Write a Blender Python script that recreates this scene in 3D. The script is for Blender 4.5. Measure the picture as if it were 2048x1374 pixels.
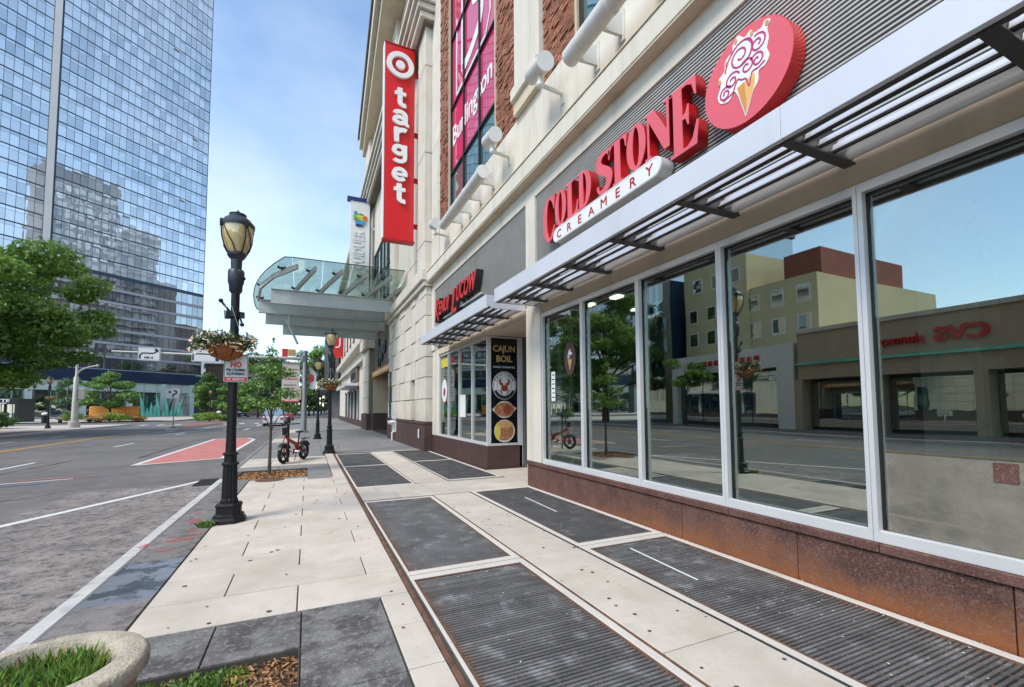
import bpy, math, random
import numpy as np
from mathutils import Vector, Matrix
for o in list(bpy.data.objects): bpy.data.objects.remove(o)
S = bpy.context.scene
COL = S.collection
RAD = math.radians
# ------------------------------------------------------------------ camera
cd = bpy.data.cameras.new('camera'); cam = bpy.data.objects.new('camera', cd); COL.objects.link(cam)
YAW, PITCH, ROLL = .43079, .0573, -.00553
fw = Vector((math.sin(YAW)*math.cos(PITCH), math.cos(YAW)*math.cos(PITCH), math.sin(PITCH)))
rt = Vector((math.cos(YAW), -math.sin(YAW), 0)); up = rt.cross(fw)
r2 = rt*math.cos(ROLL)+up*math.sin(ROLL); u2 = up*math.cos(ROLL)-rt*math.sin(ROLL)
cam.matrix_world = Matrix(((r2.x, u2.x, -fw.x, 0), (r2.y, u2.y, -fw.y, 0), (r2.z, u2.z, -fw.z, 1.6), (0, 0, 0, 1)))
cd.sensor_width = 36; cd.lens = 886.7/2048*36; cd.shift_y = 77.3/2048; cd.clip_start = .05; cd.clip_end = 3000
S.camera = cam
# ------------------------------------------------------------------ sky, sun, exposure
SUN_DIR = Vector((-.62, -.30, .80)).normalized()      # towards the sun
W = bpy.data.worlds.new('World'); S.world = W; W.use_nodes = True
wn, wl = W.node_tree.nodes, W.node_tree.links
wn.clear()
out = wn.new('ShaderNodeOutputWorld'); bg = wn.new('ShaderNodeBackground'); bg.inputs[1].default_value = .12
sky = wn.new('ShaderNodeTexSky'); sky.sky_type = 'NISHITA'; sky.sun_disc = False
sky.sun_elevation = math.asin(SUN_DIR.z); sky.sun_rotation = math.atan2(SUN_DIR.x, SUN_DIR.y)
sky.air_density = 1.0; sky.dust_density = .3; sky.ozone_density = .8
tc = wn.new('ShaderNodeTexCoord'); mp = wn.new('ShaderNodeMapping'); mp.inputs['Scale'].default_value = (1, 1, 2.2)
nz = wn.new('ShaderNodeTexNoise'); nz.inputs['Scale'].default_value = 1.7; nz.inputs['Detail'].default_value = 7; nz.inputs['Roughness'].default_value = .52
rp = wn.new('ShaderNodeValToRGB'); rp.color_ramp.elements[0].position = .36; rp.color_ramp.elements[0].color = (.0, .0, .0, 1)
rp.color_ramp.elements[1].position = .70; rp.color_ramp.elements[1].color = (.33, .33, .33, 1)
mx = wn.new('ShaderNodeMix'); mx.data_type = 'RGBA'
mx.inputs[7].default_value = (5.6, 5.6, 5.6, 1)
wl.new(tc.outputs['Generated'], mp.inputs[0]); wl.new(mp.outputs[0], nz.inputs['Vector']); wl.new(nz.outputs[0], rp.inputs[0])
wl.new(rp.outputs[0], mx.inputs[0]); tint = wn.new('ShaderNodeVectorMath'); tint.operation = 'MULTIPLY'; tint.inputs[1].default_value = (.90, 1.03, 1.06); wl.new(sky.outputs[0], tint.inputs[0]); wl.new(tint.outputs[0], mx.inputs[6]); wl.new(mx.outputs[2], bg.inputs[0]); wl.new(bg.outputs[0], out.inputs[0])
sd = bpy.data.lights.new('sun', 'SUN'); sd.energy = 1.5; sd.angle = RAD(22); sd.color = (1, .93, .83)
sun = bpy.data.objects.new('sun', sd); COL.objects.link(sun); sun.location = SUN_DIR*60
sun.rotation_euler = (-SUN_DIR).to_track_quat('-Z', 'Y').to_euler()
S.view_settings.view_transform = 'Standard'; S.view_settings.look = 'None'; S.view_settings.gamma = 1
S.view_settings.exposure = 1.25; S.view_settings.use_curve_mapping = False
S.render.engine = 'CYCLES'
try:
    S.cycles.max_bounces = 8; S.cycles.transparent_max_bounces = 14; S.cycles.use_denoising = True
    S.cycles.caustics_reflective = False; S.cycles.caustics_refractive = False; S.cycles.sample_clamp_indirect = 4
except Exception: pass
rnd = random.Random(7); NR = np.random.default_rng(11)

# ------------------------------------------------------------------ materials
MATS = {}
def M(name, col, rough=.75, metal=0, var=.12, scale=1.5, bump=0, bscale=60, rand=0, spec=.4, spots=0, spotscale=9, spotcol=None, coat=0, fine=0):
    """procedural surface: large blotches, fine grain, per-piece brightness, optional stain spots and bump"""
    m = bpy.data.materials.new(name); m.use_nodes = True; MATS[name] = m
    n, l = m.node_tree.nodes, m.node_tree.links; b = n['Principled BSDF']
    b.inputs['Roughness'].default_value = rough; b.inputs['Metallic'].default_value = metal; b.inputs['Specular IOR Level'].default_value = spec
    if coat: b.inputs['Coat Weight'].default_value = coat
    geo = n.new('ShaderNodeNewGeometry'); c4 = (*col, 1)
    t = n.new('ShaderNodeTexNoise'); t.inputs['Scale'].default_value = scale; t.inputs['Detail'].default_value = 6; t.inputs['Roughness'].default_value = .6
    l.new(geo.outputs['Position'], t.inputs['Vector'])
    mr = n.new('ShaderNodeMapRange'); mr.inputs[1].default_value = .28; mr.inputs[2].default_value = .72
    mr.inputs[3].default_value = 1-var; mr.inputs[4].default_value = 1+var; l.new(t.outputs[0], mr.inputs[0])
    val = mr.outputs[0]
    if fine:
        t3 = n.new('ShaderNodeTexNoise'); t3.inputs['Scale'].default_value = 140; t3.inputs['Detail'].default_value = 3; l.new(geo.outputs['Position'], t3.inputs['Vector'])
        m3 = n.new('ShaderNodeMapRange'); m3.inputs[1].default_value = .3; m3.inputs[2].default_value = .7; m3.inputs[3].default_value = 1-fine; m3.inputs[4].default_value = 1+fine
        l.new(t3.outputs[0], m3.inputs[0]); mm = n.new('ShaderNodeMath'); mm.operation = 'MULTIPLY'; l.new(val, mm.inputs[0]); l.new(m3.outputs[0], mm.inputs[1]); val = mm.outputs[0]
    if rand:
        oi = n.new('ShaderNodeObjectInfo'); m4 = n.new('ShaderNodeMapRange'); m4.inputs[3].default_value = 1-rand; m4.inputs[4].default_value = 1+rand
        l.new(oi.outputs['Random'], m4.inputs[0]); mm = n.new('ShaderNodeMath'); mm.operation = 'MULTIPLY'; l.new(val, mm.inputs[0]); l.new(m4.outputs[0], mm.inputs[1]); val = mm.outputs[0]
    sc = n.new('ShaderNodeVectorMath'); sc.operation = 'SCALE'; sc.inputs[0].default_value = col; l.new(val, sc.inputs['Scale']); colout = sc.outputs[0]
    if spots:
        t2 = n.new('ShaderNodeTexNoise'); t2.inputs['Scale'].default_value = spotscale; t2.inputs['Detail'].default_value = 5; l.new(geo.outputs['Position'], t2.inputs['Vector'])
        m2 = n.new('ShaderNodeMapRange'); m2.inputs[1].default_value = .57; m2.inputs[2].default_value = .68; m2.inputs[4].default_value = spots; l.new(t2.outputs[0], m2.inputs[0])
        mi = n.new('ShaderNodeMix'); mi.data_type = 'RGBA'; l.new(m2.outputs[0], mi.inputs[0]); l.new(colout, mi.inputs[6]); mi.inputs[7].default_value = (*(spotcol or tuple(c*.5 for c in col)), 1); colout = mi.outputs[2]
    l.new(colout, b.inputs['Base Color'])
    if bump:
        tb = n.new('ShaderNodeTexNoise'); tb.inputs['Scale'].default_value = bscale; tb.inputs['Detail'].default_value = 4; l.new(geo.outputs['Position'], tb.inputs['Vector'])
        bp = n.new('ShaderNodeBump'); bp.inputs['Strength'].default_value = bump; bp.inputs['Distance'].default_value = .01; l.new(tb.outputs[0], bp.inputs['Height']); l.new(bp.outputs[0], b.inputs['Normal'])
    return m
def stain(mname, axis, lo, hi, col, fac=1, scale=4, inv=False, ymask=None):
    """mix a stain of its own noisy outline between two world positions along an axis (rust creeping up a wall, wear)"""
    m = MATS[mname]; n, l = m.node_tree.nodes, m.node_tree.links; b = n['Principled BSDF']
    src = b.inputs['Base Color'].links[0].from_socket
    geo = n.new('ShaderNodeNewGeometry'); sx = n.new('ShaderNodeSeparateXYZ'); l.new(geo.outputs['Position'], sx.inputs[0])
    t = n.new('ShaderNodeTexNoise'); t.inputs['Scale'].default_value = scale; t.inputs['Detail'].default_value = 5; l.new(geo.outputs['Position'], t.inputs['Vector'])
    ms = n.new('ShaderNodeMath'); ms.operation = 'MULTIPLY_ADD'; l.new(t.outputs[0], ms.inputs[0]); ms.inputs[1].default_value = (hi-lo)*1.4; l.new(sx.outputs[axis], ms.inputs[2])
    mr = n.new('ShaderNodeMapRange'); mr.inputs[1].default_value = lo+(hi-lo)*.7; mr.inputs[2].default_value = hi+(hi-lo)*.7; mr.inputs[3].default_value = 0 if inv else fac; mr.inputs[4].default_value = fac if inv else 0
    l.new(ms.outputs[0], mr.inputs[0])
    fac_out = mr.outputs[0]
    if ymask:           # the stain thins out along the street
        mk = n.new('ShaderNodeMapRange'); mk.inputs[1].default_value = ymask[0]; mk.inputs[2].default_value = ymask[1]; mk.inputs[3].default_value = 1; mk.inputs[4].default_value = .12; l.new(sx.outputs[1], mk.inputs[0])
        mu_ = n.new('ShaderNodeMath'); mu_.operation = 'MULTIPLY'; l.new(fac_out, mu_.inputs[0]); l.new(mk.outputs[0], mu_.inputs[1]); fac_out = mu_.outputs[0]
    mi = n.new('ShaderNodeMix'); mi.data_type = 'RGBA'; l.new(fac_out, mi.inputs[0]); l.new(src, mi.inputs[6]); mi.inputs[7].default_value = (*col, 1)
    l.new(mi.outputs[2], b.inputs['Base Color']); return m
def glassmat(name, refl, tint, rough=.0, wob=0, wscale=1.0, body=None, edge=.5, rand=0):
    """pane: mirror reflection over either a see-through or a solid tinted body, stronger towards grazing angles"""
    m = bpy.data.materials.new(name); m.use_nodes = True; MATS[name] = m
    n, l = m.node_tree.nodes, m.node_tree.links; n.clear()
    o = n.new('ShaderNodeOutputMaterial'); mix = n.new('ShaderNodeMixShader'); gl = n.new('ShaderNodeBsdfGlossy'); gl.inputs['Roughness'].default_value = rough
    gl.inputs['Color'].default_value = (.92, .95, .90, 1)
    if body:
        tr = n.new('ShaderNodeBsdfDiffuse'); tr.inputs[0].default_value = (*body, 1)
        if rand:
            oi = n.new('ShaderNodeNewGeometry'); mr = n.new('ShaderNodeMapRange'); mr.inputs[3].default_value = 1-rand; mr.inputs[4].default_value = 1+rand
            l.new(oi.outputs['Random Per Island'], mr.inputs[0]); sc = n.new('ShaderNodeVectorMath'); sc.operation = 'SCALE'; sc.inputs[0].default_value = body; l.new(mr.outputs[0], sc.inputs['Scale']); l.new(sc.outputs[0], tr.inputs[0])
    else:
        tr = n.new('ShaderNodeBsdfTransparent'); tr.inputs[0].default_value = (*tint, 1)
    lw = n.new('ShaderNodeLayerWeight'); lw.inputs[0].default_value = edge
    mr2 = n.new('ShaderNodeMapRange'); mr2.inputs[3].default_value = refl; mr2.inputs[4].default_value = min(1, refl+.45); l.new(lw.outputs['Fresnel'], mr2.inputs[0])
    l.new(mr2.outputs[0], mix.inputs[0]); l.new(tr.outputs[0], mix.inputs[1]); l.new(gl.outputs[0], mix.inputs[2]); l.new(mix.outputs[0], o.inputs[0])
    if wob:
        geo = n.new('ShaderNodeNewGeometry'); t = n.new('ShaderNodeTexNoise'); t.inputs['Scale'].default_value = wscale; t.inputs['Detail'].default_value = 1; l.new(geo.outputs['Position'], t.inputs['Vector'])
        bp = n.new('ShaderNodeBump'); bp.inputs['Strength'].default_value = 1; bp.inputs['Distance'].default_value = wob; l.new(t.outputs[0], bp.inputs['Height']); l.new(bp.outputs[0], gl.inputs['Normal'])
    return m
def streaks(mname, fac=.25, scale=2.2, stretch=.12, col=(.25, .22, .18), lo=.52, hi=.75):
    """rain-washed dirt running down a wall"""
    m = MATS[mname]; n, l = m.node_tree.nodes, m.node_tree.links; b = n['Principled BSDF']; src = b.inputs['Base Color'].links[0].from_socket
    geo = n.new('ShaderNodeNewGeometry'); mp = n.new('ShaderNodeMapping'); mp.inputs['Scale'].default_value = (1, 1, stretch); l.new(geo.outputs['Position'], mp.inputs[0])
    t = n.new('ShaderNodeTexNoise'); t.inputs['Scale'].default_value = scale; t.inputs['Detail'].default_value = 7; t.inputs['Roughness'].default_value = .65; l.new(mp.outputs[0], t.inputs['Vector'])
    mr = n.new('ShaderNodeMapRange'); mr.inputs[1].default_value = lo; mr.inputs[2].default_value = hi; mr.inputs[4].default_value = fac; l.new(t.outputs[0], mr.inputs[0])
    mi = n.new('ShaderNodeMix'); mi.data_type = 'RGBA'; l.new(mr.outputs[0], mi.inputs[0]); l.new(src, mi.inputs[6]); mi.inputs[7].default_value = (*col, 1); l.new(mi.outputs[2], b.inputs['Base Color'])
def veil(name, col, cover, scale=6, lo=.45, hi=.6, rough=.8):
    """thin sprayed or smeared layer: colour only where its noise covers, see-through elsewhere"""
    m = bpy.data.materials.new(name); m.use_nodes = True; MATS[name] = m; n, l = m.node_tree.nodes, m.node_tree.links; b = n['Principled BSDF']; b.inputs['Base Color'].default_value = (*col, 1); b.inputs['Roughness'].default_value = rough
    geo = n.new('ShaderNodeNewGeometry'); t = n.new('ShaderNodeTexNoise'); t.inputs['Scale'].default_value = scale; t.inputs['Detail'].default_value = 8; t.inputs['Roughness'].default_value = .7; l.new(geo.outputs['Position'], t.inputs['Vector'])
    mr = n.new('ShaderNodeMapRange'); mr.inputs[1].default_value = lo; mr.inputs[2].default_value = hi; mr.inputs[3].default_value = cover[0]; mr.inputs[4].default_value = cover[1]; l.new(t.outputs[0], mr.inputs[0]); l.new(mr.outputs[0], b.inputs['Alpha']); return m
def emis(name, col, s):
    m = bpy.data.materials.new(name); m.use_nodes = True; b = m.node_tree.nodes['Principled BSDF']; MATS[name] = m
    b.inputs['Base Color'].default_value = (*col, 1); b.inputs['Emission Color'].default_value = (*col, 1); b.inputs['Emission Strength'].default_value = s; return m
def leafmat(name, col, var=.45, trans=.35):
    m = bpy.data.materials.new(name); m.use_nodes = True; MATS[name] = m
    n, l = m.node_tree.nodes, m.node_tree.links; n.clear(); o = n.new('ShaderNodeOutputMaterial')
    geo = n.new('ShaderNodeNewGeometry'); mr = n.new('ShaderNodeMapRange'); mr.inputs[3].default_value = 1-var; mr.inputs[4].default_value = 1+var; l.new(geo.outputs['Random Per Island'], mr.inputs[0])
    t = n.new('ShaderNodeTexNoise'); t.inputs['Scale'].default_value = .9; l.new(geo.outputs['Position'], t.inputs['Vector'])
    rp = n.new('ShaderNodeMix'); rp.data_type = 'RGBA'; rp.inputs[6].default_value = (*col, 1); rp.inputs[7].default_value = (col[0]*1.7, col[1]*1.35, col[2]*.9, 1); l.new(t.outputs[0], rp.inputs[0])
    sc = n.new('ShaderNodeVectorMath'); sc.operation = 'SCALE'; l.new(rp.outputs[2], sc.inputs[0]); l.new(mr.outputs[0], sc.inputs['Scale'])
    d = n.new('ShaderNodeBsdfDiffuse'); tr = n.new('ShaderNodeBsdfTranslucent'); mix = n.new('ShaderNodeMixShader'); mix.inputs[0].default_value = trans
    l.new(sc.outputs[0], d.inputs[0]); l.new(sc.outputs[0], tr.inputs[0]); l.new(d.outputs[0], mix.inputs[1]); l.new(tr.outputs[0], mix.inputs[2])
    g = n.new('ShaderNodeBsdfGlossy'); g.inputs['Roughness'].default_value = .45; g.inputs[0].default_value = (.8, .9, .8, 1); m2 = n.new('ShaderNodeMixShader'); m2.inputs[0].default_value = .05
    l.new(mix.outputs[0], m2.inputs[1]); l.new(g.outputs[0], m2.inputs[2]); l.new(m2.outputs[0], o.inputs[0]); return m

# ------------------------------------------------------------------ geometry helpers
class MB:
    """collects shapes in world coordinates; build() links them as ONE mesh object below its parent"""
    def __init__(s): s.v = []; s.f = []
    def add(s, vs, fs):
        o = len(s.v); s.v += [tuple(p) for p in vs]; s.f += [tuple(i+o for i in f) for f in fs]; return s
    def box(s, x0, x1, y0, y1, z0, z1, c=0):
        if x0 > x1: x0, x1 = x1, x0
        if y0 > y1: y0, y1 = y1, y0
        if z0 > z1: z0, z1 = z1, z0
        if not c:
            return s.add([(x0, y0, z0), (x1, y0, z0), (x1, y1, z0), (x0, y1, z0), (x0, y0, z1), (x1, y0, z1), (x1, y1, z1), (x0, y1, z1)],
                         [(3, 2, 1, 0), (4, 5, 6, 7), (0, 1, 5, 4), (1, 2, 6, 5), (2, 3, 7, 6), (3, 0, 4, 7)])
        c = min(c, (x1-x0)*.45, (y1-y0)*.45, (z1-z0)*.45)
        V = []; cx, cy, cz = (x0+x1)/2, (y0+y1)/2, (z0+z1)/2; hx, hy, hz = (x1-x0)/2, (y1-y0)/2, (z1-z0)/2; ix = {}
        for a in range(3):
            for sx in (-1, 1):
                for sy in (-1, 1):
                    for sz in (-1, 1):
                        h = [hx-c, hy-c, hz-c]; h[a] += c; ix[a, sx, sy, sz] = len(V); V.append((cx+sx*h[0], cy+sy*h[1], cz+sz*h[2]))
        F = []
        for a in range(3):
            b, d = [(1, 2), (2, 0), (0, 1)][a]
            for sg in (-1, 1):
                def k(p, q):
                    t = [0, 0, 0]; t[a] = sg; t[b] = p; t[d] = q; return ix[(a, *t)]
                q = [k(-1, -1), k(1, -1), k(1, 1), k(-1, 1)]; F.append(tuple(q if sg > 0 else q[::-1]))
            for sb in (-1, 1):
                for sd in (-1, 1):        # edge along axis a between faces b and d
                    def k2(ax, w):
                        t = [0, 0, 0]; t[a] = w; t[b] = sb; t[d] = sd; return ix[(ax, *t)]
                    q = [k2(b, -1), k2(b, 1), k2(d, 1), k2(d, -1)]; F.append(tuple(q if sb*sd < 0 else q[::-1]))
        for sx in (-1, 1):
            for sy in (-1, 1):
                for sz in (-1, 1):
                    q = [ix[0, sx, sy, sz], ix[1, sx, sy, sz], ix[2, sx, sy, sz]]; F.append(tuple(q if sx*sy*sz > 0 else q[::-1]))
        return s.add(V, F)
    def quad(s, *p): return s.add(p, [tuple(range(len(p)))])
    def prism(s, poly, fn, d0, d1):
        """poly: 2-D outline, fn(u, v, d) -> xyz, extruded from depth d0 to d1"""
        n = len(poly); V = [fn(u, v, d0) for u, v in poly]+[fn(u, v, d1) for u, v in poly]
        return s.add(V, [tuple(range(n))[::-1], tuple(range(n, 2*n))]+[(i, (i+1) % n, n+(i+1) % n, n+i) for i in range(n)])
    def tube(s, pts, r, seg=8, cap=True):
        pts = [Vector(p) for p in pts]; n = len(pts); rs = r if isinstance(r, (list, tuple)) else [r]*n; V = []; F = []; a = None
        for i, p in enumerate(pts):
            t = (pts[min(i+1, n-1)]-pts[max(i-1, 0)]).normalized()
            if a is None: a = t.cross(Vector((0, 0, 1)) if abs(t.z) < .9 else Vector((1, 0, 0))).normalized()
            else: a = (a-t*a.dot(t)).normalized()
            b = t.cross(a)
            for k in range(seg):
                w = 2*math.pi*k/seg; V.append(p+(a*math.cos(w)+b*math.sin(w))*rs[i])
        for i in range(n-1):
            for k in range(seg):
                k2 = (k+1) % seg; F.append((i*seg+k, i*seg+k2, (i+1)*seg+k2, (i+1)*seg+k))
        if cap: F += [tuple(range(seg))[::-1], tuple((n-1)*seg+k for k in range(seg))]
        return s.add(V, F)
    def lathe(s, x, y, prof, seg=16, rot=0, cap=True):
        V = []; F = []; n = len(prof)
        for r, z in prof:
            for k in range(seg):
                w = 2*math.pi*(k+rot)/seg; V.append((x+r*math.cos(w), y+r*math.sin(w), z))
        for i in range(n-1):
            for k in range(seg):
                k2 = (k+1) % seg; F.append((i*seg+k, i*seg+k2, (i+1)*seg+k2, (i+1)*seg+k))
        if cap: F += [tuple(range(seg))[::-1], tuple((n-1)*seg+k for k in range(seg))]
        return s.add(V, F)
    def ball(s, c, r, seg=10, rings=6, sc=(1, 1, 1)):
        V = []; F = []
        for i in range(rings+1):
            p = math.pi*i/rings
            for k in range(seg):
                w = 2*math.pi*k/seg; V.append((c[0]+r*sc[0]*math.sin(p)*math.cos(w), c[1]+r*sc[1]*math.sin(p)*math.sin(w), c[2]-r*sc[2]*math.cos(p)))
        for i in range(rings):
            for k in range(seg):
                k2 = (k+1) % seg; F.append((i*seg+k, i*seg+k2, (i+1)*seg+k2, (i+1)*seg+k))
        return s.add(V, F)
    def build(s, name, mat, parent=None, smooth=False):
        o0 = wloc(parent) if parent else Vector((0, 0, 0))
        if parent is None:           # a one-mesh thing: its origin at the middle of its base
            a = np.array(s.v); c = (a.min(0)+a.max(0))/2; o0 = Vector((c[0], c[1], a[:, 2].min()))
        me = bpy.data.meshes.new(name); me.from_pydata([(p[0]-o0.x, p[1]-o0.y, p[2]-o0.z) for p in s.v], [], s.f)
        me.materials.append(MATS[mat] if isinstance(mat, str) else mat)
        if smooth:
            me.polygons.foreach_set('use_smooth', [True]*len(me.polygons)); me.set_sharp_from_angle(angle=RAD(38))
        return link(name, me, parent, None if parent else o0)
def wloc(o):
    p = Vector((0, 0, 0))
    while o is not None: p = p+o.location; o = o.parent
    return p
def link(name, me, parent=None, loc=None):
    o = bpy.data.objects.new(name, me); COL.objects.link(o)
    if parent: o.parent = parent
    if loc is not None: o.location = loc
    return o
def tag(o, label, cat, group=None, kind=None):
    if kind: o['kind'] = kind
    o['label'] = label
    if cat: o['category'] = cat
    if group: o['group'] = group
    return o
def struct(o, label=None):
    o['kind'] = 'structure'
    if label: o['label'] = label
    return o
def thing(name, label, cat, loc, group=None):
    o = bpy.data.objects.new(name, None); COL.objects.link(o); o.location = loc; o.empty_display_size = .2
    return tag(o, label, cat, group)
def bx(name, mat, parent, *b, c=0):
    return MB().box(*b, c=c).build(name, mat, parent)
def share(name, src, parent, off=(0, 0, 0)):
    """another piece with the same mesh, moved by off from where its source stands"""
    o = bpy.data.objects.new(name, src.data); COL.objects.link(o); o.parent = parent; o.location = src.location+Vector(off); return o
def copy_thing(src, loc, label=None, rotz=None):
    r = src.copy(); COL.objects.link(r); r.location = loc
    if rotz is not None: r.rotation_euler = (0, 0, rotz)
    if label: r['label'] = label
    for ch in list(src.children):
        c = ch.copy(); COL.objects.link(c); c.parent = r
        for gch in list(ch.children):
            d = gch.copy(); COL.objects.link(d); d.parent = c
    return r
def basis(o, ax, ay):
    ax = Vector(ax).normalized(); ay = Vector(ay).normalized(); az = ax.cross(ay)
    return Matrix(((ax.x, ay.x, az.x, o[0]), (ax.y, ay.y, az.y, o[1]), (ax.z, ay.z, az.z, o[2]), (0, 0, 0, 1)))
FACE = {'W': ((0, -1, 0), (0, 0, 1)), 'S': ((1, 0, 0), (0, 0, 1)), 'E': ((0, 1, 0), (0, 0, 1)), 'N': ((-1, 0, 0), (0, 0, 1))}   # which way lettering faces
def lettering(name, s, size, org, face, mat, parent, ext=.01, bold=0, width=1, shear=0, align='CENTER', spacing=1, turn=None, fitw=None):
    cu = bpy.data.curves.new('t', 'FONT'); cu.body = s; cu.size = size; cu.extrude = ext; cu.offset = bold; cu.align_x = align; cu.align_y = 'BOTTOM_BASELINE'
    cu.resolution_u = 3; cu.shear = shear; cu.space_character = spacing
    ob = bpy.data.objects.new('t', cu); COL.objects.link(ob); me = bpy.data.meshes.new_from_object(ob); bpy.data.objects.remove(ob); bpy.data.curves.remove(cu)
    if fitw and len(me.vertices):
        a = np.zeros(len(me.vertices)*3); me.vertices.foreach_get('co', a); a = a.reshape(-1, 3); width = fitw/max(1e-4, a[:, 0].max()-a[:, 0].min())
    me.transform(Matrix.Diagonal((width, 1, 1, 1)))
    ax, ay = turn or FACE[face]; me.transform(basis((0, 0, 0), ax, ay)); me.materials.clear(); me.materials.append(MATS[mat])
    me.name = name; return link(name, me, parent, Vector(org)-wloc(parent))
def flat_shape(name, contours, org, face, mat, parent, ext=.01, scale=1, bevel=0):
    """filled outline with holes, extruded: letters and emblems cut from sheet"""
    cu = bpy.data.curves.new('t', 'CURVE'); cu.dimensions = '2D'; cu.fill_mode = 'BOTH'; cu.extrude = ext
    if bevel: cu.bevel_depth = bevel; cu.offset = -bevel
    for c in contours:
        sp = cu.splines.new('POLY'); sp.points.add(len(c)-1); sp.use_cyclic_u = True
        for p, (x, y) in zip(sp.points, c): p.co = (x*scale, y*scale, 0, 1)
    ob = bpy.data.objects.new('t', cu); COL.objects.link(ob); me = bpy.data.meshes.new_from_object(ob); bpy.data.objects.remove(ob); bpy.data.curves.remove(cu)
    me.transform(basis((0, 0, 0), *FACE[face])); me.materials.clear(); me.materials.append(MATS[mat]); me.name = name
    return link(name, me, parent, Vector(org)-wloc(parent))
def ell(cx, cy, rx, ry, a0=0, a1=360, n=28):
    return [(cx+rx*math.cos(RAD(a0+(a1-a0)*i/n)), cy+ry*math.sin(RAD(a0+(a1-a0)*i/n))) for i in range(n + (0 if a1-a0 == 360 else 1))]
def stroke(pts, ws):
    """closed outline around a centre line with a width at every point"""
    L = []; R = []; n = len(pts)
    for i, (x, y) in enumerate(pts):
        x0, y0 = pts[max(i-1, 0)]; x1, y1 = pts[min(i+1, n-1)]; d = math.hypot(x1-x0, y1-y0) or 1; nx, ny = -(y1-y0)/d, (x1-x0)/d
        w = (ws[i] if isinstance(ws, (list, tuple)) else ws)/2; L.append((x+nx*w, y+ny*w)); R.append((x-nx*w, y-ny*w))
    return L+R[::-1]
def smooth(pts, k=6):
    out = []; P = [pts[0]]+list(pts)+[pts[-1]]
    for i in range(1, len(P)-2):
        for j in range(k):
            t = j/k; out.append(tuple(.5*((2*P[i][d])+(-P[i-1][d]+P[i+1][d])*t+(2*P[i-1][d]-5*P[i][d]+4*P[i+1][d]-P[i+2][d])*t*t+(-P[i-1][d]+3*P[i][d]-3*P[i+1][d]+P[i+2][d])*t**3) for d in range(len(pts[0]))))
    return out+[tuple(pts[-1])]
def fast_mesh(name, V, faces_n, mat, parent, loc=None):
    """V: (k*faces_n,3) array; every run of faces_n verts is one face"""
    k = len(V)//faces_n; me = bpy.data.meshes.new(name); me.vertices.add(len(V)); o0 = wloc(parent) if parent else Vector(loc or (0, 0, 0))
    me.vertices.foreach_set('co', (V-np.array(o0)).astype(np.float32).ravel()); me.loops.add(len(V)); me.loops.foreach_set('vertex_index', np.arange(len(V), dtype=np.int32))
    me.polygons.add(k); me.polygons.foreach_set('loop_start', np.arange(0, len(V), faces_n, dtype=np.int32)); me.update(calc_edges=True); me.validate()
    me.materials.append(MATS[mat]); return link(name, me, parent, None if parent else o0)
def leaves(name, clumps, n, size, mat, parent, flat=.5, shell=.55, loc=None):
    """n leaf-sized faces spread through ellipsoid clumps (x,y,z,rx,ry,rz)"""
    C = np.array(clumps, float); w = C[:, 3]*C[:, 4]*C[:, 5]; w = w**.8; idx = NR.choice(len(C), n, p=w/w.sum()); c = C[idx]
    d = NR.normal(size=(n, 3)); d /= np.linalg.norm(d, axis=1)[:, None]; rr = (shell+(1-shell)*NR.random(n)**.6)*NR.uniform(.75, 1.12, n); p = c[:, :3]+d*rr[:, None]*c[:, 3:]
    nrm = d*.6+NR.normal(size=(n, 3))*.55+np.array([0, 0, flat]); nrm /= np.linalg.norm(nrm, axis=1)[:, None]
    a = np.cross(nrm, NR.normal(size=(n, 3))); a /= np.linalg.norm(a, axis=1)[:, None]; b = np.cross(nrm, a); s = size*NR.uniform(.6, 1.3, n)[:, None]
    droop = nrm*s*.12; V = np.stack([p-a*s*.62, p-b*s*.3+droop, p+a*s*.62, p+b*s*.3+droop], 1).reshape(-1, 3)
    return fast_mesh(name, V, 4, mat, parent, loc)
# ------------------------------------------------------------------ palette
M('asphalt', (.155, .146, .14), .9, var=.28, scale=.35, bump=.5, bscale=90, fine=.25, spots=.35, spotscale=1.3, spotcol=(.19, .185, .18))
M('old_asphalt', (.23, .205, .19), .95, var=.4, scale=2.2, bump=.9, bscale=55, fine=.35, spots=.85, spotscale=5.5, spotcol=(.085, .08, .08))
M('ground', (.16, .15, .14), .95, var=.2, scale=.1)
M('slab', (.56, .50, .43), .85, var=.13, scale=1.6, bump=.2, bscale=120, rand=.07, fine=.10, spots=.30, spotscale=2.2, spotcol=(.44, .39, .31))
M('slab_edge', (.60, .56, .50), .85, var=.07, scale=2, bump=.12, bscale=120, fine=.05)
M('dark_slab', (.165, .16, .155), .8, var=.5, scale=4, bump=.5, bscale=70, rand=.15, fine=.45, spots=.85, spotscale=3.4, spotcol=(.075, .068, .068))
M('gutter_stone', (.19, .175, .165), .85, var=.25, scale=2, bump=.35, bscale=80, rand=.1, fine=.25, spots=.35, spotscale=5, spotcol=(.11, .10, .10))
M('curb', (.52, .51, .485), .8, var=.14, scale=3, bump=.2, fine=.1, rand=.05, spots=.4, spotscale=6, spotcol=(.30, .29, .27))
M('joint', (.07, .062, .055), .95, var=.3, scale=4)
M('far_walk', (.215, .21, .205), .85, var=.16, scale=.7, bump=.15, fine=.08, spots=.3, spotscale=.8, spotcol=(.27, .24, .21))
M('plaza', (.52, .46, .40), .85, var=.12, scale=.6)
M('brick_paving', (.24, .12, .09), .9, var=.2, scale=2)
M('wet_stone', (.19, .20, .22), .22, var=.1, scale=2, spec=.6, rand=.06, fine=.1, spots=.92, spotscale=2.6, spotcol=(.035, .036, .04))
M('white_paint', (.66, .65, .63), .75, var=.12, scale=5, fine=.12, spots=.45, spotscale=16, spotcol=(.36, .35, .34))
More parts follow.
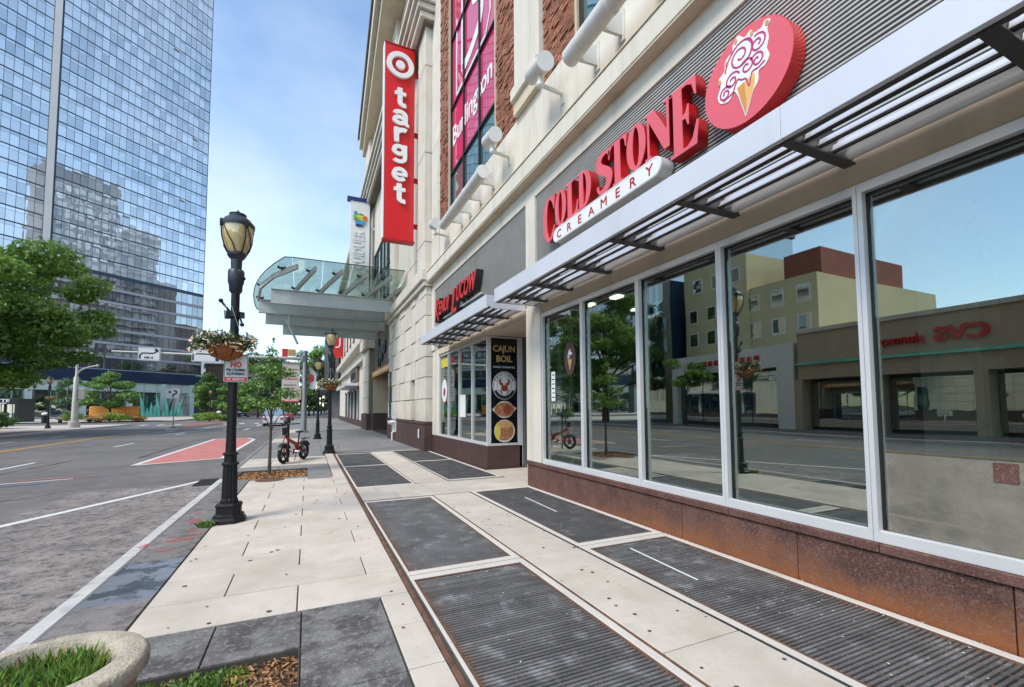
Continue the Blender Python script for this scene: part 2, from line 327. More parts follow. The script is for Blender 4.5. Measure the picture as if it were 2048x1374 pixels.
M('yellow_paint', (.62, .36, .09), .75, var=.15, scale=4, spots=.35, spotscale=12, spotcol=(.3, .2, .1))
M('red_paint', (.50, .18, .16), .8, var=.13, scale=2, fine=.15, spots=.35, spotscale=6, spotcol=(.42, .2, .18))
M('blue_paint', (.12, .14, .22), .8, var=.2, scale=5)
veil('red_spray', (.55, .09, .08), (0, .75), 22, .40, .62)
M('grate_steel', (.10, .098, .096), .6, metal=.1, var=.3, scale=2.5, fine=.3, rand=.12, spots=.35, spotscale=5, spotcol=(.28, .28, .28))
M('rust', (.15, .075, .045), .9, var=.45, scale=7, bump=.5, spots=.7, spotscale=8, spotcol=(.085, .07, .062))
M('pit', (.008, .008, .008), .95, var=.3)  # near-black colour stands in for the shade of a deep opening
M('iron', (.008, .008, .009), .45, var=.25, scale=9, bump=.12, bscale=30, spec=.35)
M('iron_blue', (.014, .02, .03), .4, var=.25, scale=5, spec=.6)
M('drain', (.05, .043, .038), .7, metal=.4, var=.4, scale=9)
M('manhole', (.12, .065, .045), .8, var=.35, scale=10, bump=.6, bscale=50)
M('bark_chip', (.30, .185, .105), .95, var=.55, scale=25, spots=.5, spotscale=30, spotcol=(.10, .06, .035))
M('soil', (.055, .04, .028), .98, var=.4, scale=6, bump=.8, bscale=30)
M('planter', (.44, .385, .30), .9, var=.2, scale=5, bump=.7, bscale=70, fine=.22, spots=.5, spotscale=12, spotcol=(.19, .15, .11))
M('bark', (.085, .065, .05), .95, var=.35, scale=6, bump=.8, bscale=20)
# building
M('cream', (.64, .59, .50), .8, var=.06, scale=.7, bump=.08, bscale=110, rand=.03, fine=.03)
M('cream_warm', (.60, .51, .38), .8, var=.08, scale=1.2, bump=.08, fine=.04)
M('stone', (.60, .55, .47), .85, var=.09, scale=1.3, bump=.2, bscale=90, rand=.05, fine=.06, spots=.2, spotscale=3, spotcol=(.45, .40, .34))
M('groove', (.17, .15, .125), .9, var=.2)
M('granite', (.125, .066, .055), .75, var=.3, scale=4, fine=.6, bump=.1, bscale=150, rand=.08, spec=.2)
M('granite_dark', (.075, .042, .036), .6, var=.2, scale=3, fine=.4, rand=.06)
M('brick', (.30, .125, .075), .9, var=.35, scale=6, bump=.4, bscale=60, rand=.35, fine=.15)
M('brick_pale', (.33, .15, .095), .9, var=.25, scale=6, bump=.4, bscale=60, fine=.15)
M('mortar', (.075, .045, .036), .95, var=.2)
M('alu', (.68, .68, .68), .42, metal=.25, var=.06, scale=2, bump=.02)
M('alu_paint', (.64, .65, .69), .42, metal=.15, var=.05, scale=.8, spec=.5)
M('alu_dark', (.07, .068, .066), .5, metal=.4, var=.15)
M('slat', (.50, .49, .46), .5, metal=.3, var=.1, scale=2)
M('mesh_back', (.09, .075, .066), .9, var=.45, scale=1.6, spots=.5, spotscale=3, spotcol=(.035, .03, .028))
M('brown_panel', (.135, .112, .095), .7, var=.12, scale=1.2)
M('tan', (.55, .43, .30), .8, var=.1)
M('gasket', (.012, .012, .012), .6, var=.1)
M('steel_green', (.40, .42, .40), .5, metal=.2, var=.1, scale=1.5, spots=.2, spotscale=4, spotcol=(.31, .32, .30))
M('white', (.72, .71, .69), .5, var=.05, scale=3)
M('offwhite', (.60, .585, .55), .5, var=.08, scale=3, spots=.3, spotscale=7, spotcol=(.47, .43, .37))
M('sign_red', (.62, .012, .014), .3, var=.06, scale=.8, spec=.5, coat=.2)
M('sign_pink', (.72, .11, .13), .35, var=.05, scale=1.4, spec=.5, coat=.2)
M('sign_dark_red', (.42, .006, .008), .4, var=.1)
M('letter_white', (.78, .77, .75), .45, var=.03)
M('black', (.012, .012, .013), .45, var=.2)
M('black_gloss', (.008, .008, .010), .12, var=.2, spec=.6)
M('text_black', (.02, .02, .022), .6, var=.1)
M('gold', (.60, .40, .15), .5, var=.1)
M('navy', (.02, .035, .16), .4, var=.1)
M('orange', (.75, .30, .05), .5, var=.2, scale=4, spots=.5, spotscale=6, spotcol=(.7, .55, .4))
for nme, c in (('dot_blue', (.03, .30, .62)), ('dot_green', (.16, .50, .06)), ('dot_lime', (.45, .62, .05)), ('dot_red', (.70, .13, .05)), ('dot_brown', (.30, .22, .10)), ('magenta', (.50, .03, .16)), ('cone', (.78, .44, .14)),
               ('cone_dark', (.62, .28, .07)), ('food_red', (.30, .055, .03)), ('food_tan', (.55, .32, .13)), ('food_yellow', (.62, .50, .08)), ('banner_red', (.60, .015, .05)), ('poster', (.62, .56, .50))):
    M(nme, c, .5, var=.12, scale=8)
M('food_mix', (.33, .13, .06), .6, var=.5, scale=28, spots=.9, spotscale=24, spotcol=(.58, .40, .22))
veil('film', (.30, .27, .22), (.25, .75), 2.5, .35, .65, .5); M('louvre', (.80, .80, .82), .35, metal=.7, var=.04)
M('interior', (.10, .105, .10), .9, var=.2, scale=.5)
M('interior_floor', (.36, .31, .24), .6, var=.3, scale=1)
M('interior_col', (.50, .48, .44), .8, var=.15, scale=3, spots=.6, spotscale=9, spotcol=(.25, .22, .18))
M('wood', (.22, .115, .05), .5, var=.25, scale=6)
glassmat('shop_glass', .29, (.66, .76, .72), wob=.0012, wscale=.9)
glassmat('roof_glass', .14, (.84, .93, .90))
glassmat('lamp_glass', .08, (1, 1, 1), body=(.62, .47, .22))
glassmat('teal_glass', .30, None, body=(.045, .12, .13), wob=.003, wscale=.6)
glassmat('dark_glass', .35, None, body=(.012, .016, .022), wob=.002)
glassmat('blue_glass', .45, None, body=(.02, .05, .11), wob=.002)
def bannermat():
    m = glassmat('banner_glass', .20, None, body=(.62, .03, .13), wob=.002)
    return m
bannermat()
stain('granite', 2, -.12, .30, (.33, .125, .04), .85, 1.9, ymask=(4.2, 6.2)); stain('granite', 2, -.02, .10, (.24, .08, .03), .8, 6, ymask=(4.6, 7)); streaks('granite', .5, 3, .3, (.06, .035, .03), .5, .72); streaks('dark_slab', .8, 3.2, 1, (.06, .052, .054), .47, .58); streaks('dark_slab', .55, 22, 1, (.30, .295, .28), .52, .62); streaks('dark_slab', .5, 60, 1, (.07, .065, .065), .52, .62); streaks('gutter_stone', .7, 6, 1, (.085, .075, .075), .5, .6); streaks('gutter_stone', .5, 30, 1, (.30, .27, .25), .52, .62); streaks('old_asphalt', .75, 13, 1, (.065, .06, .06), .52, .6); streaks('old_asphalt', .5, 30, 1, (.36, .33, .30), .54, .62); streaks('wet_stone', .85, 3.4, 1, (.035, .034, .036), .50, .53); streaks('granite', .55, 45, 1, (.26, .15, .125), .53, .62)
M('granite_clean', (.125, .066, .055), .75, var=.35, scale=5, fine=.6, bump=.1, bscale=150, rand=.08, spec=.2)
for nme in ('cream', 'cream_warm'): streaks(nme, .38, 2.4)
streaks('stone', .45, 2.0, .10); streaks('offwhite', .3, 6, .3); streaks('steel_green', .35, 3, .3, (.2, .2, .17)); streaks('alu_paint', .12, 3, .15); streaks('granite_clean', .35, 3, .15, (.2, .13, .10)); streaks('slab', .30, 1.3, 1, (.42, .34, .24), .48, .64); streaks('slab', .35, 9, 1, (.40, .36, .31), .56, .66); streaks('slab', .3, 50, 1, (.36, .32, .28), .56, .66); streaks('slab_edge', .35, 5, 1, (.3, .26, .2), .55, .75)
streaks('asphalt', .4, .22, 1, (.075, .07, .07), .48, .7); streaks('asphalt', .5, 2.4, 1, (.22, .21, .205), .52, .64); streaks('asphalt', .6, 25, 1, (.085, .08, .08), .55, .63); streaks('curb', .5, 6, 1, (.2, .18, .16), .55, .7); streaks('far_walk', .4, 1.3, 1, (.13, .12, .115), .52, .72)
stain('stone', 2, 1.0, 1.5, (.40, .34, .27), .35, 2)
# ------------------------------------------------------------------ ground, road, pavements
def sheet(name, mat, x0, x1, y0, y1, z): return struct(MB().quad((x0, y0, z), (x1, y0, z), (x1, y1, z), (x0, y1, z)).build(name, mat))
sheet('ground', 'ground', -900, 900, -400, 1500, -.16)
sheet('road', 'asphalt', -17.55, -1.82, -60, 420, -.12)
sheet('parking_lane', 'old_asphalt', -4.3, -1.82, -20, 12.4, -.116)
sheet('cross_street', 'asphalt', -17.55, -120, 62, 78, -.12)
def paint(name, mat, poly, z=-.112): return struct(MB().quad(*[(x, y, z) for x, y in poly]).build(name, mat))
def strip(a, b, w):
    ax, ay = a; bx_, by = b; d = math.hypot(bx_-ax, by-ay); nx, ny = -(by-ay)/d*w/2, (bx_-ax)/d*w/2
    return [(ax-nx, ay-ny), (bx_-nx, by-ny), (bx_+nx, by+ny), (ax+nx, ay+ny)][::-1]
paint('lane_line', 'white_paint', strip((-7.0, 3.35), (-2.3, 12.85), .15))
paint('lane_line', 'white_paint', strip((-4.3, -16), (-4.3, 2.0), .13))
RP = [(-4.84, 17.3), (-2.7, 18.4), (-2.72, 28.9), (-3.2, 30.6), (-4.8, 30.4)]
paint('bus_lane_patch', 'red_paint', RP)
for i in range(5): paint('patch_border', 'white_paint', strip(RP[i], RP[(i+1) % 5], .16), -.108)
for y in (-24.5, -15, -5.5, 4.2, 17.2, 26.3, 36.6, 46, 56, 66, 76): paint('lane_dash', 'white_paint', strip((-8.08, y), (-8.08, y+2.6), .13))
for y in (-27, -17, -7, 3, 13, 22.5, 31.4, 37.0, 48, 58): paint('lane_dash', 'white_paint', strip((-14.45, y), (-14.45, y+1.9), .13))
for x in (-11.22, -11.42): paint('centre_line', 'yellow_paint', strip((x, -50), (x-.3, 44.5), .11))
for a, b in (((-10.7, 38.6), (-9.6, 43.4)), ((-8.9, 38.0), (-7.7, 44.2)), ((-9.5, 46), (-8.2, 52)), ((-6.4, 44), (-6.0, 50)), ((-4.7, 42), (-4.7, 45.5)), ((-4.7, 52), (-4.7, 56)), ((-14.8, 50.5), (-14.1, 52.2)), ((-13.4, 56), (-13.2, 60))):
    paint('turn_marking', 'white_paint', strip(a, b, .2))
for k in range(9): paint('crosswalk_bar', 'white_paint', strip((-16.4+k*1.55, 60.2), (-16.4+k*1.55, 62.6), .5))
paint('paint_smear', 'red_paint', strip((-6.35, 14.9), (-5.1, 15.25), .12)); paint('paint_smear', 'white_paint', strip((-6.5, 14.4), (-5.3, 14.75), .10)); paint('paint_smear', 'blue_paint', strip((-6.9, 13.7), (-5.55, 14.2), .22))
# opposite pavement with its kerb, plaza in front of the tower
struct(MB().box(-17.8, -17.55, -60, 62, -.16, .02, c=.02).build('far_kerb', 'curb'))
sheet('far_pavement', 'far_walk', -60, -17.8, -60, 43, .0)
sheet('plaza', 'plaza', -95, -17.8, 43, 62, .0)
sheet('plaza', 'plaza', -95, -17.55, 78, 190, .0)
sheet('brick_edging', 'brick_paving', -19.6, -17.8, -2, 46, .006)
def island():
    poly = [(-10.6, 45), (-9.7, 45), (-9.2, 58), (-8.4, 66), (-8.7, 74), (-11, 74), (-11.6, 66), (-11.3, 55)]
    struct(MB().prism(poly, lambda u, v, d: (u, v, d), -.16, .03).build('median_island', 'curb'))
    struct(MB().prism([(x*.95-.5, y*.95+2.9) for x, y in poly], lambda u, v, d: (u, v, d), .02, .036).build('median_paving', 'brick_paving'))
island()
# ------------------------------------------------------------------ near pavement
side = struct(thing('sidewalk', 'pale slab sidewalk beside the shop fronts', None, (0, 6, 0)))
del side['label']
HOLES = [(.93, 2.03, .4, 4.24), (.93, 2.03, 4.46, 7.98), (2.93, 4.06, .4, 4.30), (2.93, 4.06, 4.52, 8.08), (.94, 2.06, 9.6, 13.06), (.94, 2.06, 13.16, 16.7), (2.9, 4.08, 9.72, 13.4), (2.9, 4.08, 13.5, 17.1)]
PITS = [(-1.17, -.02, 1.2, 3.39), (-1.5, 0, 11.74, 13.36)]
def bedding():      # dark bed below the joints, left open under the gratings and tree pits
    xs = sorted({-1.70, 4.6, *[h[i] for h in HOLES+PITS for i in (0, 1)]}); ys = sorted({-14., 90., *[h[i] for h in HOLES+PITS for i in (2, 3)]}); mb = MB()
    for a, b in zip(xs, xs[1:]):
        for c, d in zip(ys, ys[1:]):
            cx, cy = (a+b)/2, (c+d)/2
            if not any(h[0] < cx < h[1] and h[2] < cy < h[3] for h in HOLES+PITS): mb.quad((a, c, -.014), (b, c, -.014), (b, d, -.014), (a, d, -.014))
    return mb.build('bedding', 'joint', side)
bedding()
def slab(x0, x1, y0, y1, mat='slab', g=.005, z=0, name='slab'):
    return MB().box(x0+g, x1-g, y0+g, y1-g, -.10, z+rnd.uniform(-.0015, .0015), c=.004).build(name, mat, side)
# kerb stones
y = -14.
while y < 84:
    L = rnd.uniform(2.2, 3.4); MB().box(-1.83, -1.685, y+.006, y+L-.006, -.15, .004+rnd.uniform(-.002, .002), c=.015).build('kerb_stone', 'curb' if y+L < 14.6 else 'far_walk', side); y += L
# gutter-side stone strip
ys = [-14, -11, -8, -5, -2, .2, 1.6, 2.9, 4.17, 4.78, 5.38, 5.96, 7.35, 8.4, 9.43, 10.5, 11.72]
for a, b in zip(ys, ys[1:]): slab(-1.68, -1.175, a, b, 'wet_stone' if 4.7 < a < 5.9 else 'gutter_stone', .004)
# running-bond slabs
row = 0; y = 4.0
while y < 11.1:
    js = [-1.165, -.05, .83] if row % 2 == 0 else [-1.165, -.62, .545, .83]
    y1 = y+.575
    for a, b in zip(js, js[1:]): slab(a, b, y, y1)
    y = y1; row += 1
y_end = y
y = -14.
while y < 1.2:
    slab(-1.165, -.05, y, min(y+.575, 1.2)); slab(-.05, .83, y, min(y+.575, 1.2)); y += .575
# near dark slabs round the first tree pit, with a pale margin
for x0, x1, y0, y1 in ((-1.17, -.585, 3.40, 3.995), (-.585, -.015, 3.40, 3.995), (-.015, .585, 3.40, 3.995), (-.015, .585, 2.82, 3.40), (-.015, .585, 2.24, 2.82), (-.015, .585, 1.2, 2.24)): slab(x0, x1, y0, y1, 'dark_slab')
for y0, y1 in ((3.41, 4.0), (2.83, 3.41), (2.25, 2.83), (1.2, 2.25)): slab(.59, .83, y0, y1)
# rusted steel edge, gratings margins
for a, b in ((-14, 2.9), (2.9, 8.1), (8.1, 17.2)):
    MB().box(.832, .868, a+.003, b-.003, -.08, .006, c=.003).build('steel_edge', 'rust', side); MB().box(.872, .896, a+.003, b-.003, -.08, -.004).build('steel_edge', 'joint', side)
def margin(x0, x1, y0, y1, hole, mat='slab_edge'):
    hx0, hx1, hy0, hy1 = hole
    for b in ((x0, x1, y0, hy0), (x0, x1, hy1, y1), (x0, hx0, hy0, hy1), (hx1, x1, hy0, hy1)):
        if b[1]-b[0] > .012 and b[3]-b[2] > .012: MB().box(b[0]+.002, b[1]-.002, b[2]+.001, b[3]-.001, -.12, .002, c=.003).build('kerb_margin', mat, side)
margin(.90, 2.10, .2, 4.345, HOLES[0]); margin(.90, 2.10, 4.365, 8.07, HOLES[1]); margin(2.85, 4.14, .2, 4.40, HOLES[2]); margin(2.85, 4.14, 4.42, 8.17, HOLES[3])
margin(.90, 2.12, 9.5, 13.11, HOLES[4]); margin(.90, 2.12, 13.11, 16.8, HOLES[5]); margin(2.84, 4.16, 9.62, 13.45, HOLES[6]); margin(2.84, 4.16, 13.45, 17.2, HOLES[7])
for x in (2.105, 2.835):
    for a, b in ((.2, 4.35), (4.37, 8.1), (9.5, 17)): MB().box(x-.004, x+.012, a, b, -.05, .005).build('steel_edge', 'alu_dark' if x > 2.5 else 'rust', side)
for a, b in ((-14, -9), (-9, -4.4), (-4.4, .2), (.2, 2.3), (2.3, 4.36), (4.36, 6.3), (6.3, 8.12)): slab(2.125, 2.83, a, b)
for a, b in ((9.52, 13.1), (13.1, 17.1)): slab(2.13, 2.83, a, b)
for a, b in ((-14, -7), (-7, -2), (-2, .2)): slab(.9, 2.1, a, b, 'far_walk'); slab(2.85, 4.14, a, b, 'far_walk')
# crossing walk between the gratings
xs = [.9, 1.55, 2.2, 2.95, 3.6, 4.2]
for a, b in zip(xs, xs[1:]): slab(a, b, 8.18, 8.85)
xs = [.9, 1.25, 1.95, 2.7, 3.3, 4.2]
for a, b in zip(xs, xs[1:]): slab(a, b, 8.85, 9.49)
slab(4.2, 5.5, 8.4, 10.75)
# second tree pit surround and walk beyond
for y0 in np.arange(11.2, 17, .58): slab(.57, .83, y0, y0+.58)
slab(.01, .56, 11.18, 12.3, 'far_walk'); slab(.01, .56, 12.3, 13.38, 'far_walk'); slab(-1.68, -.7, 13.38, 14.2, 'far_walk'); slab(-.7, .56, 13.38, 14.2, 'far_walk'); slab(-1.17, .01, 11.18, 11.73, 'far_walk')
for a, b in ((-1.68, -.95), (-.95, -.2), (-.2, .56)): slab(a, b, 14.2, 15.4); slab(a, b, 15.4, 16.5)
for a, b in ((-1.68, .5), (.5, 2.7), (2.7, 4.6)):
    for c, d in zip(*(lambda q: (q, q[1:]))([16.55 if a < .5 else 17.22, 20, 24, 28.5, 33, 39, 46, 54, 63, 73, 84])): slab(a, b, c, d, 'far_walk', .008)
for a, b in ((24, 27), (33.2, 38)): slab(-1.6, -.3, a, b, 'slab', z=.006)
# dark spots of gum trodden into the slabs
mb = MB()
for i in range(95):
    x, yy = rnd.uniform(-1.1, .8), 3.0+rnd.random()**1.5*8
    if i > 60: x, yy = rnd.uniform(2.15, 2.8), rnd.uniform(1.2, 8)
    if -1.2 < x < .6 and yy < 4.02: continue
    r = rnd.uniform(.006, .019); mb.add([(x+r*math.cos(w)*rnd.uniform(.8, 1.4), yy+r*math.sin(w), .0045) for w in np.linspace(0, 6.28, 9)[:-1]], [tuple(range(8))])
mb.build('gum_spot', 'joint', side)['kind'] = 'stuff'
mb = MB()
for x, yy, rx, ry in ((-1.42, 7.75, .10, .16), (-1.38, 6.75, .16, .10), (-1.28, 6.95, .12, .06), (-1.45, 6.30, .10, .05), (-1.72, 6.6, .05, .12), (-1.5, 8.3, .06, .1), (-1.35, 7.2, .07, .05)):
    mb.add([(x+rx*math.cos(w)*rnd.uniform(.6, 1.2), yy+ry*math.sin(w)*rnd.uniform(.6, 1.2), .0062) for w in np.linspace(0, 6.28, 15)[:-1]], [tuple(range(14))])
mb.build('spray_mark', 'red_spray', side)['kind'] = 'stuff'
mb = MB()
for i in range(260):
    x, yy = (rnd.uniform(2.95, 4.12), rnd.uniform(1.2, 8)) if i < 150 else (rnd.uniform(.95, 2.05), rnd.uniform(2, 8)) if i < 190 else (4.15-abs(rnd.gauss(0, .06)), rnd.uniform(1.2, 8.2))
    r = rnd.uniform(.003, .009); a = rnd.uniform(0, 6.28); mb.add([(x+r*k*math.cos(a+w), yy+r*k*math.sin(a+w), .0065+.002*(j % 2)) for j, (k, w) in enumerate(((1.6, 0), (.7, 1.6), (1.4, 3.1), (.6, 4.6)))], [(0, 1, 2, 3)])
mb.build('litter_fleck', 'letter_white', side)['kind'] = 'stuff'
def crack(pts, w, z, name='crack'):
    r = random.Random(int(pts[0][1]*100)); P2 = []
    for (a, b), (c, d) in zip(pts, pts[1:]):
        for k in range(7): t = k/7; P2.append((a+(c-a)*t+r.gauss(0, .02), b+(d-b)*t+r.gauss(0, .02)))
    o = stroke(P2+[pts[-1]], [w*r.uniform(.4, 1.3) for _ in range(len(P2)+1)]); n = len(o)//2
    return MB().add([(x, y, z) for x, y in o], [(i, i+1, 2*n-2-i, 2*n-1-i) for i in range(n-1)])
for pts, w in (([(1.2, 17.4), (.9, 18.6), (1.25, 20.2), (1.0, 22)], .03), ([(2.6, 20), (3.2, 21.5), (4, 21.8)], .02), ([(-.6, 18), (.4, 18.7)], .02)): crack(pts, w, .004).build('crack', 'joint', side)
for pts, w in (([(-6.2, 11.2), (-5.0, 11.9), (-4.4, 12.9)], .03), ([(-9, 14), (-7.5, 16.5), (-7.2, 20)], .05), ([(-5.4, 20), (-5.6, 27), (-5.2, 34)], .05), ([(-13, 24), (-12.4, 33)], .06)): struct(crack(pts, w, -.110).build('road_crack', 'joint'))
# ------------------------------------------------------------------ gratings
GL = ['dark steel sidewalk grating with broad worn ribs, next to the dark slabs', 'dark steel sidewalk grating beside the pale slabs, just short of the crossing walk',
      'rust-edged steel grating below the orange-stained granite wall', 'dark steel grating against the granite wall, just short of the crossing walk',
      'first grating past the crossing walk on the street side', 'second grating past the crossing walk on the street side', 'first grating past the crossing walk on the shop side', 'second grating past the crossing walk on the shop side']
for nme in ('grate_rust', 'grate_rust_wall'): M(nme, (.135, .132, .13), .65, metal=.1, var=.35, scale=2.5, fine=.4, rand=.2, spots=.5, spotscale=5, spotcol=(.36, .36, .37))
for i, (x0, x1, y0, y1) in enumerate(HOLES):
    t = thing('sidewalk_grating', GL[i], 'grating', ((x0+x1)/2, (y0+y1)/2, -.14), 'gratings along the shop fronts')
    MB().box(x0-.02, x1+.02, y0-.02, y1+.02, -.155, -.135).build('pit_shade', 'pit', t)  # shallow floor, painted near-black for the shade between the bars
    fr = MB(); w = .022
    for b in ((x0+.002, x1-.002, y0+.002, y0+w), (x0+.002, x1-.002, y1-w, y1-.002), (x0+.002, x0+w, y0+w, y1-w), (x1-w, x1-.002, y0+w, y1-w)): fr.box(*b, -.13, -.002)
    fr.build('frame', 'rust', t)
    p = .036 if i in (0, 2) else .034; n = int((y1-y0-2*w)/p); first = None
    cross = MB()
    for k in range(1, 5): xx = x0+(x1-x0)*k/5; cross.box(xx-.003, xx+.003, y0+w, y1-w, -.05, -.007)
    cross.build('cross_rod', 'rust', t)
    mat = 'grate_rust_wall' if i == 2 else 'grate_rust' if i < 2 else 'grate_steel'
    if i in (0, 2):
        for k in range(n):
            yy = y0+w+p*(k+.5)
            if first is None: first = MB().box(x0+w, x1-w, yy-.0105, yy+.0105, -.045, -.003, c=.003).build('bar', mat, t); base = yy
            else: share('bar', first, t, (0, yy-base, 0))
    else:
        b = MB()
        for k in range(n): yy = y0+w+p*(k+.5); b.box(x0+w, x1-w, yy-.0115, yy+.0115, -.045, -.003)
        b.build('bearing_bars', mat, t)['kind'] = 'stuff'
for a, c, lo, hi, inv in (('grate_rust', 0, .86, 1.08, False), ('grate_rust', 0, 1.92, 2.10, True), ('grate_rust_wall', 0, 2.84, 3.06, False), ('grate_rust_wall', 0, 3.92, 4.14, True)): stain(a, c, lo, hi, (.12, .06, .032), .7, 3, inv)
def thin_plank(name, label, a, b):
    tag(MB().prism(strip(a, b, .02), lambda u, v, d: (u, v, d), .0, .004).build(name, 'letter_white'), label, 'litter', 'pale slivers lying on the gratings')
thin_plank('wire_strip', 'thin pale sliver lying along the grating by the granite wall', (3.55, 7.2), (3.5, 6.0)); thin_plank('wire_strip', 'thin pale sliver lying along the rust-edged grating', (3.35, 4.1), (3.3, 3.1))
# street drain, round cover
d = thing('storm_drain', 'slotted iron storm drain in the gutter beside the kerb', 'drain', (-2.1, 12.55, -.12))
MB().box(-2.32, -1.86, 12.05, 13.05, -.13, -.108).build('pit_shade', 'pit', d)  # near-black sheet under the bars stands for the shaded drain opening
for k in range(9): bx('bar', 'drain', d, -2.32, -1.86, 12.06+k*.115, 12.11+k*.115, -.108, -.098)
mc = MB().lathe(-.75, 11.46, [(.30, -.004), (.30, .004), (.27, .007), (.0, .008)], 24).build('access_cover', 'manhole'); tag(mc, 'round rusty access cover set in the slabs by the tree pit', 'access cover')
# ------------------------------------------------------------------ the shop building
B = thing('commercial_building', 'long cream stone commercial building with shop fronts, brick bays and tall pilasters', 'building', (4.3, 20, 0))
def P(name, mat, *b, c=0, parent=None): return MB().box(*b, c=c).build(name, mat, parent or B)
# core that closes the inside off from the sky
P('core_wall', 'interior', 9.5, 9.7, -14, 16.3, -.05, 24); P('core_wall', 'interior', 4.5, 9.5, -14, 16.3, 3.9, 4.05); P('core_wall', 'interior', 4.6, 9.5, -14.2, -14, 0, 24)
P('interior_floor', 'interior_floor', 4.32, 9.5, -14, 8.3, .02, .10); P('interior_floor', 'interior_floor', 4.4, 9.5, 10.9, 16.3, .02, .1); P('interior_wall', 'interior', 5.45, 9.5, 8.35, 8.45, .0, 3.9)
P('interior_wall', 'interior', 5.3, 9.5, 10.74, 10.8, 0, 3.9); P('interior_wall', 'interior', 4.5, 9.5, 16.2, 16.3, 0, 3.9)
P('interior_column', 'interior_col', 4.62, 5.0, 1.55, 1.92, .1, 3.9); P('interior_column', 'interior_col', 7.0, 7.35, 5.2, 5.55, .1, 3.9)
# granite base of the first shop front
js = [8.30, 6.92, 5.52, 4.12, 2.72, 1.32, -.08, -1.48, -3, -6, -10, -14]
for a, b in zip(js, js[1:]):
    P('plinth_panel', 'granite', 4.16, 4.5, b+.004, a-.004, -.05, .425, c=.004)
js = [8.31, 6.1, 4.8, 3.44, 2.05, .7, -.7, -2.1, -5, -9, -14]
for a, b in zip(js, js[1:]): P('plinth_cap', 'granite', 4.135, 4.52, b+.003, a-.003, .432, .505, c=.006)
# first shop front: aluminium frames with big panes
mu = [7.68, 6.28, 4.87, 3.50, 2.10, .70, -.70, -2.10, -3.5, -4.9, -6.3, -7.7]
for k, (a, b) in enumerate(zip(mu, mu[1:])):
    m = MB(); x0, x1 = 4.175, 4.30
    m.box(x0, x1, b+.002, a-.002, .508, .590); m.box(x0, x1, b+.002, a-.002, 3.385, 3.462); m.box(x0, x1, a-.038, a-.002, .591, 3.384); m.box(x0, x1, b+.002, b+.034, .591, 3.384)
    m.box(x0+.03, x0+.06, b+.03, a-.03, .590, .598)
    f = m.build('shop_window', 'alu', B)
    g = MB(); g.box(4.235, 4.29, a-.055, a-.039, .592, 3.383); g.box(4.235, 4.29, b+.035, b+.05, .592, 3.383); g.box(4.235, 4.29, b+.05, a-.055, 3.365, 3.383); g.build('gasket', 'gasket', f)
    MB().box(4.255, 4.265, b+.051, a-.056, .595, 3.364).build('pane', 'shop_glass', f)
# cream trim round the first shop front
P('pilaster', 'cream', 4.15, 4.5, 7.70, 7.98, .508, 3.70, c=.01); P('pilaster', 'cream', 4.15, 4.5, 7.99, 8.31, .508, 3.70, c=.01)
P('lintel', 'cream_warm', 4.20, 4.55, -14, 7.69, 3.466, 3.945, c=.01)
P('pilaster', 'cream', 4.18, 4.5, 7.955, 8.365, 3.71, 5.975, c=.012)
def grille(y0, y1, pitch, name='louvre_grille'):
    m = MB()
    z = 3.97
    while z < 5.955: m.box(4.232, 4.262, y0, y1, z, z+pitch*.40); z += pitch
    o = m.build(name, 'slat', B); o['kind'] = 'stuff'
    v = MB(); yy = y0+.1
    while yy < y1: v.box(4.263, 4.272, yy-.004, yy+.004, 3.95, 5.97); yy += .235
    v.build('grille_rod', 'slat', B)['kind'] = 'stuff'
P('grille_backing', 'mesh_back', 4.36, 4.45, -14, 7.955, 3.95, 5.97); P('grille_backing', 'mesh_back', 4.36, 4.45, 8.366, 16.2, 3.7, 5.97)
grille(-14, 7.953, .046); grille(8.368, 16.0, .046)
for yy in (7.2, 4.9, 2.6, .3, 12.5): P('grille_post', 'alu_dark', 4.29, 4.35, yy-.03, yy+.03, 3.95, 5.97)
# band course, ledge
for a, b in ((-14, -6), (-6, -1.5), (-1.5, 2.9), (2.9, 7.35), (7.35, 12), (12, 16.38)):
    P('band_course', 'cream', 4.2, 4.55, a+.003, b-.003, 5.98, 6.345, c=.004); P('ledge', 'cream', 3.98, 4.55, a+.003, b-.003, 6.35, 6.70, c=.012)
P('ledge_soffit', 'cream_warm', 3.995, 4.5, -14, 16.38, 6.325, 6.352)
P('ledge_flashing', 'cream_warm', 3.96, 4.5, -14, 16.38, 6.702, 6.72)
js = [-14, -9, -4.5, .6, 2.9, 5.2, 7.02, 7.72, 8.95, 10.24, 11.6, 13.05, 14.45, 15.62, 16.8]
for a, b in zip(js, js[1:]): P('wall_panel', 'cream', 4.3, 4.7, a+.006, b-.006, 6.722, 8.28, c=.004)
P('wall_backing', 'groove', 4.34, 4.7, -14, 16.8, 6.73, 8.25)
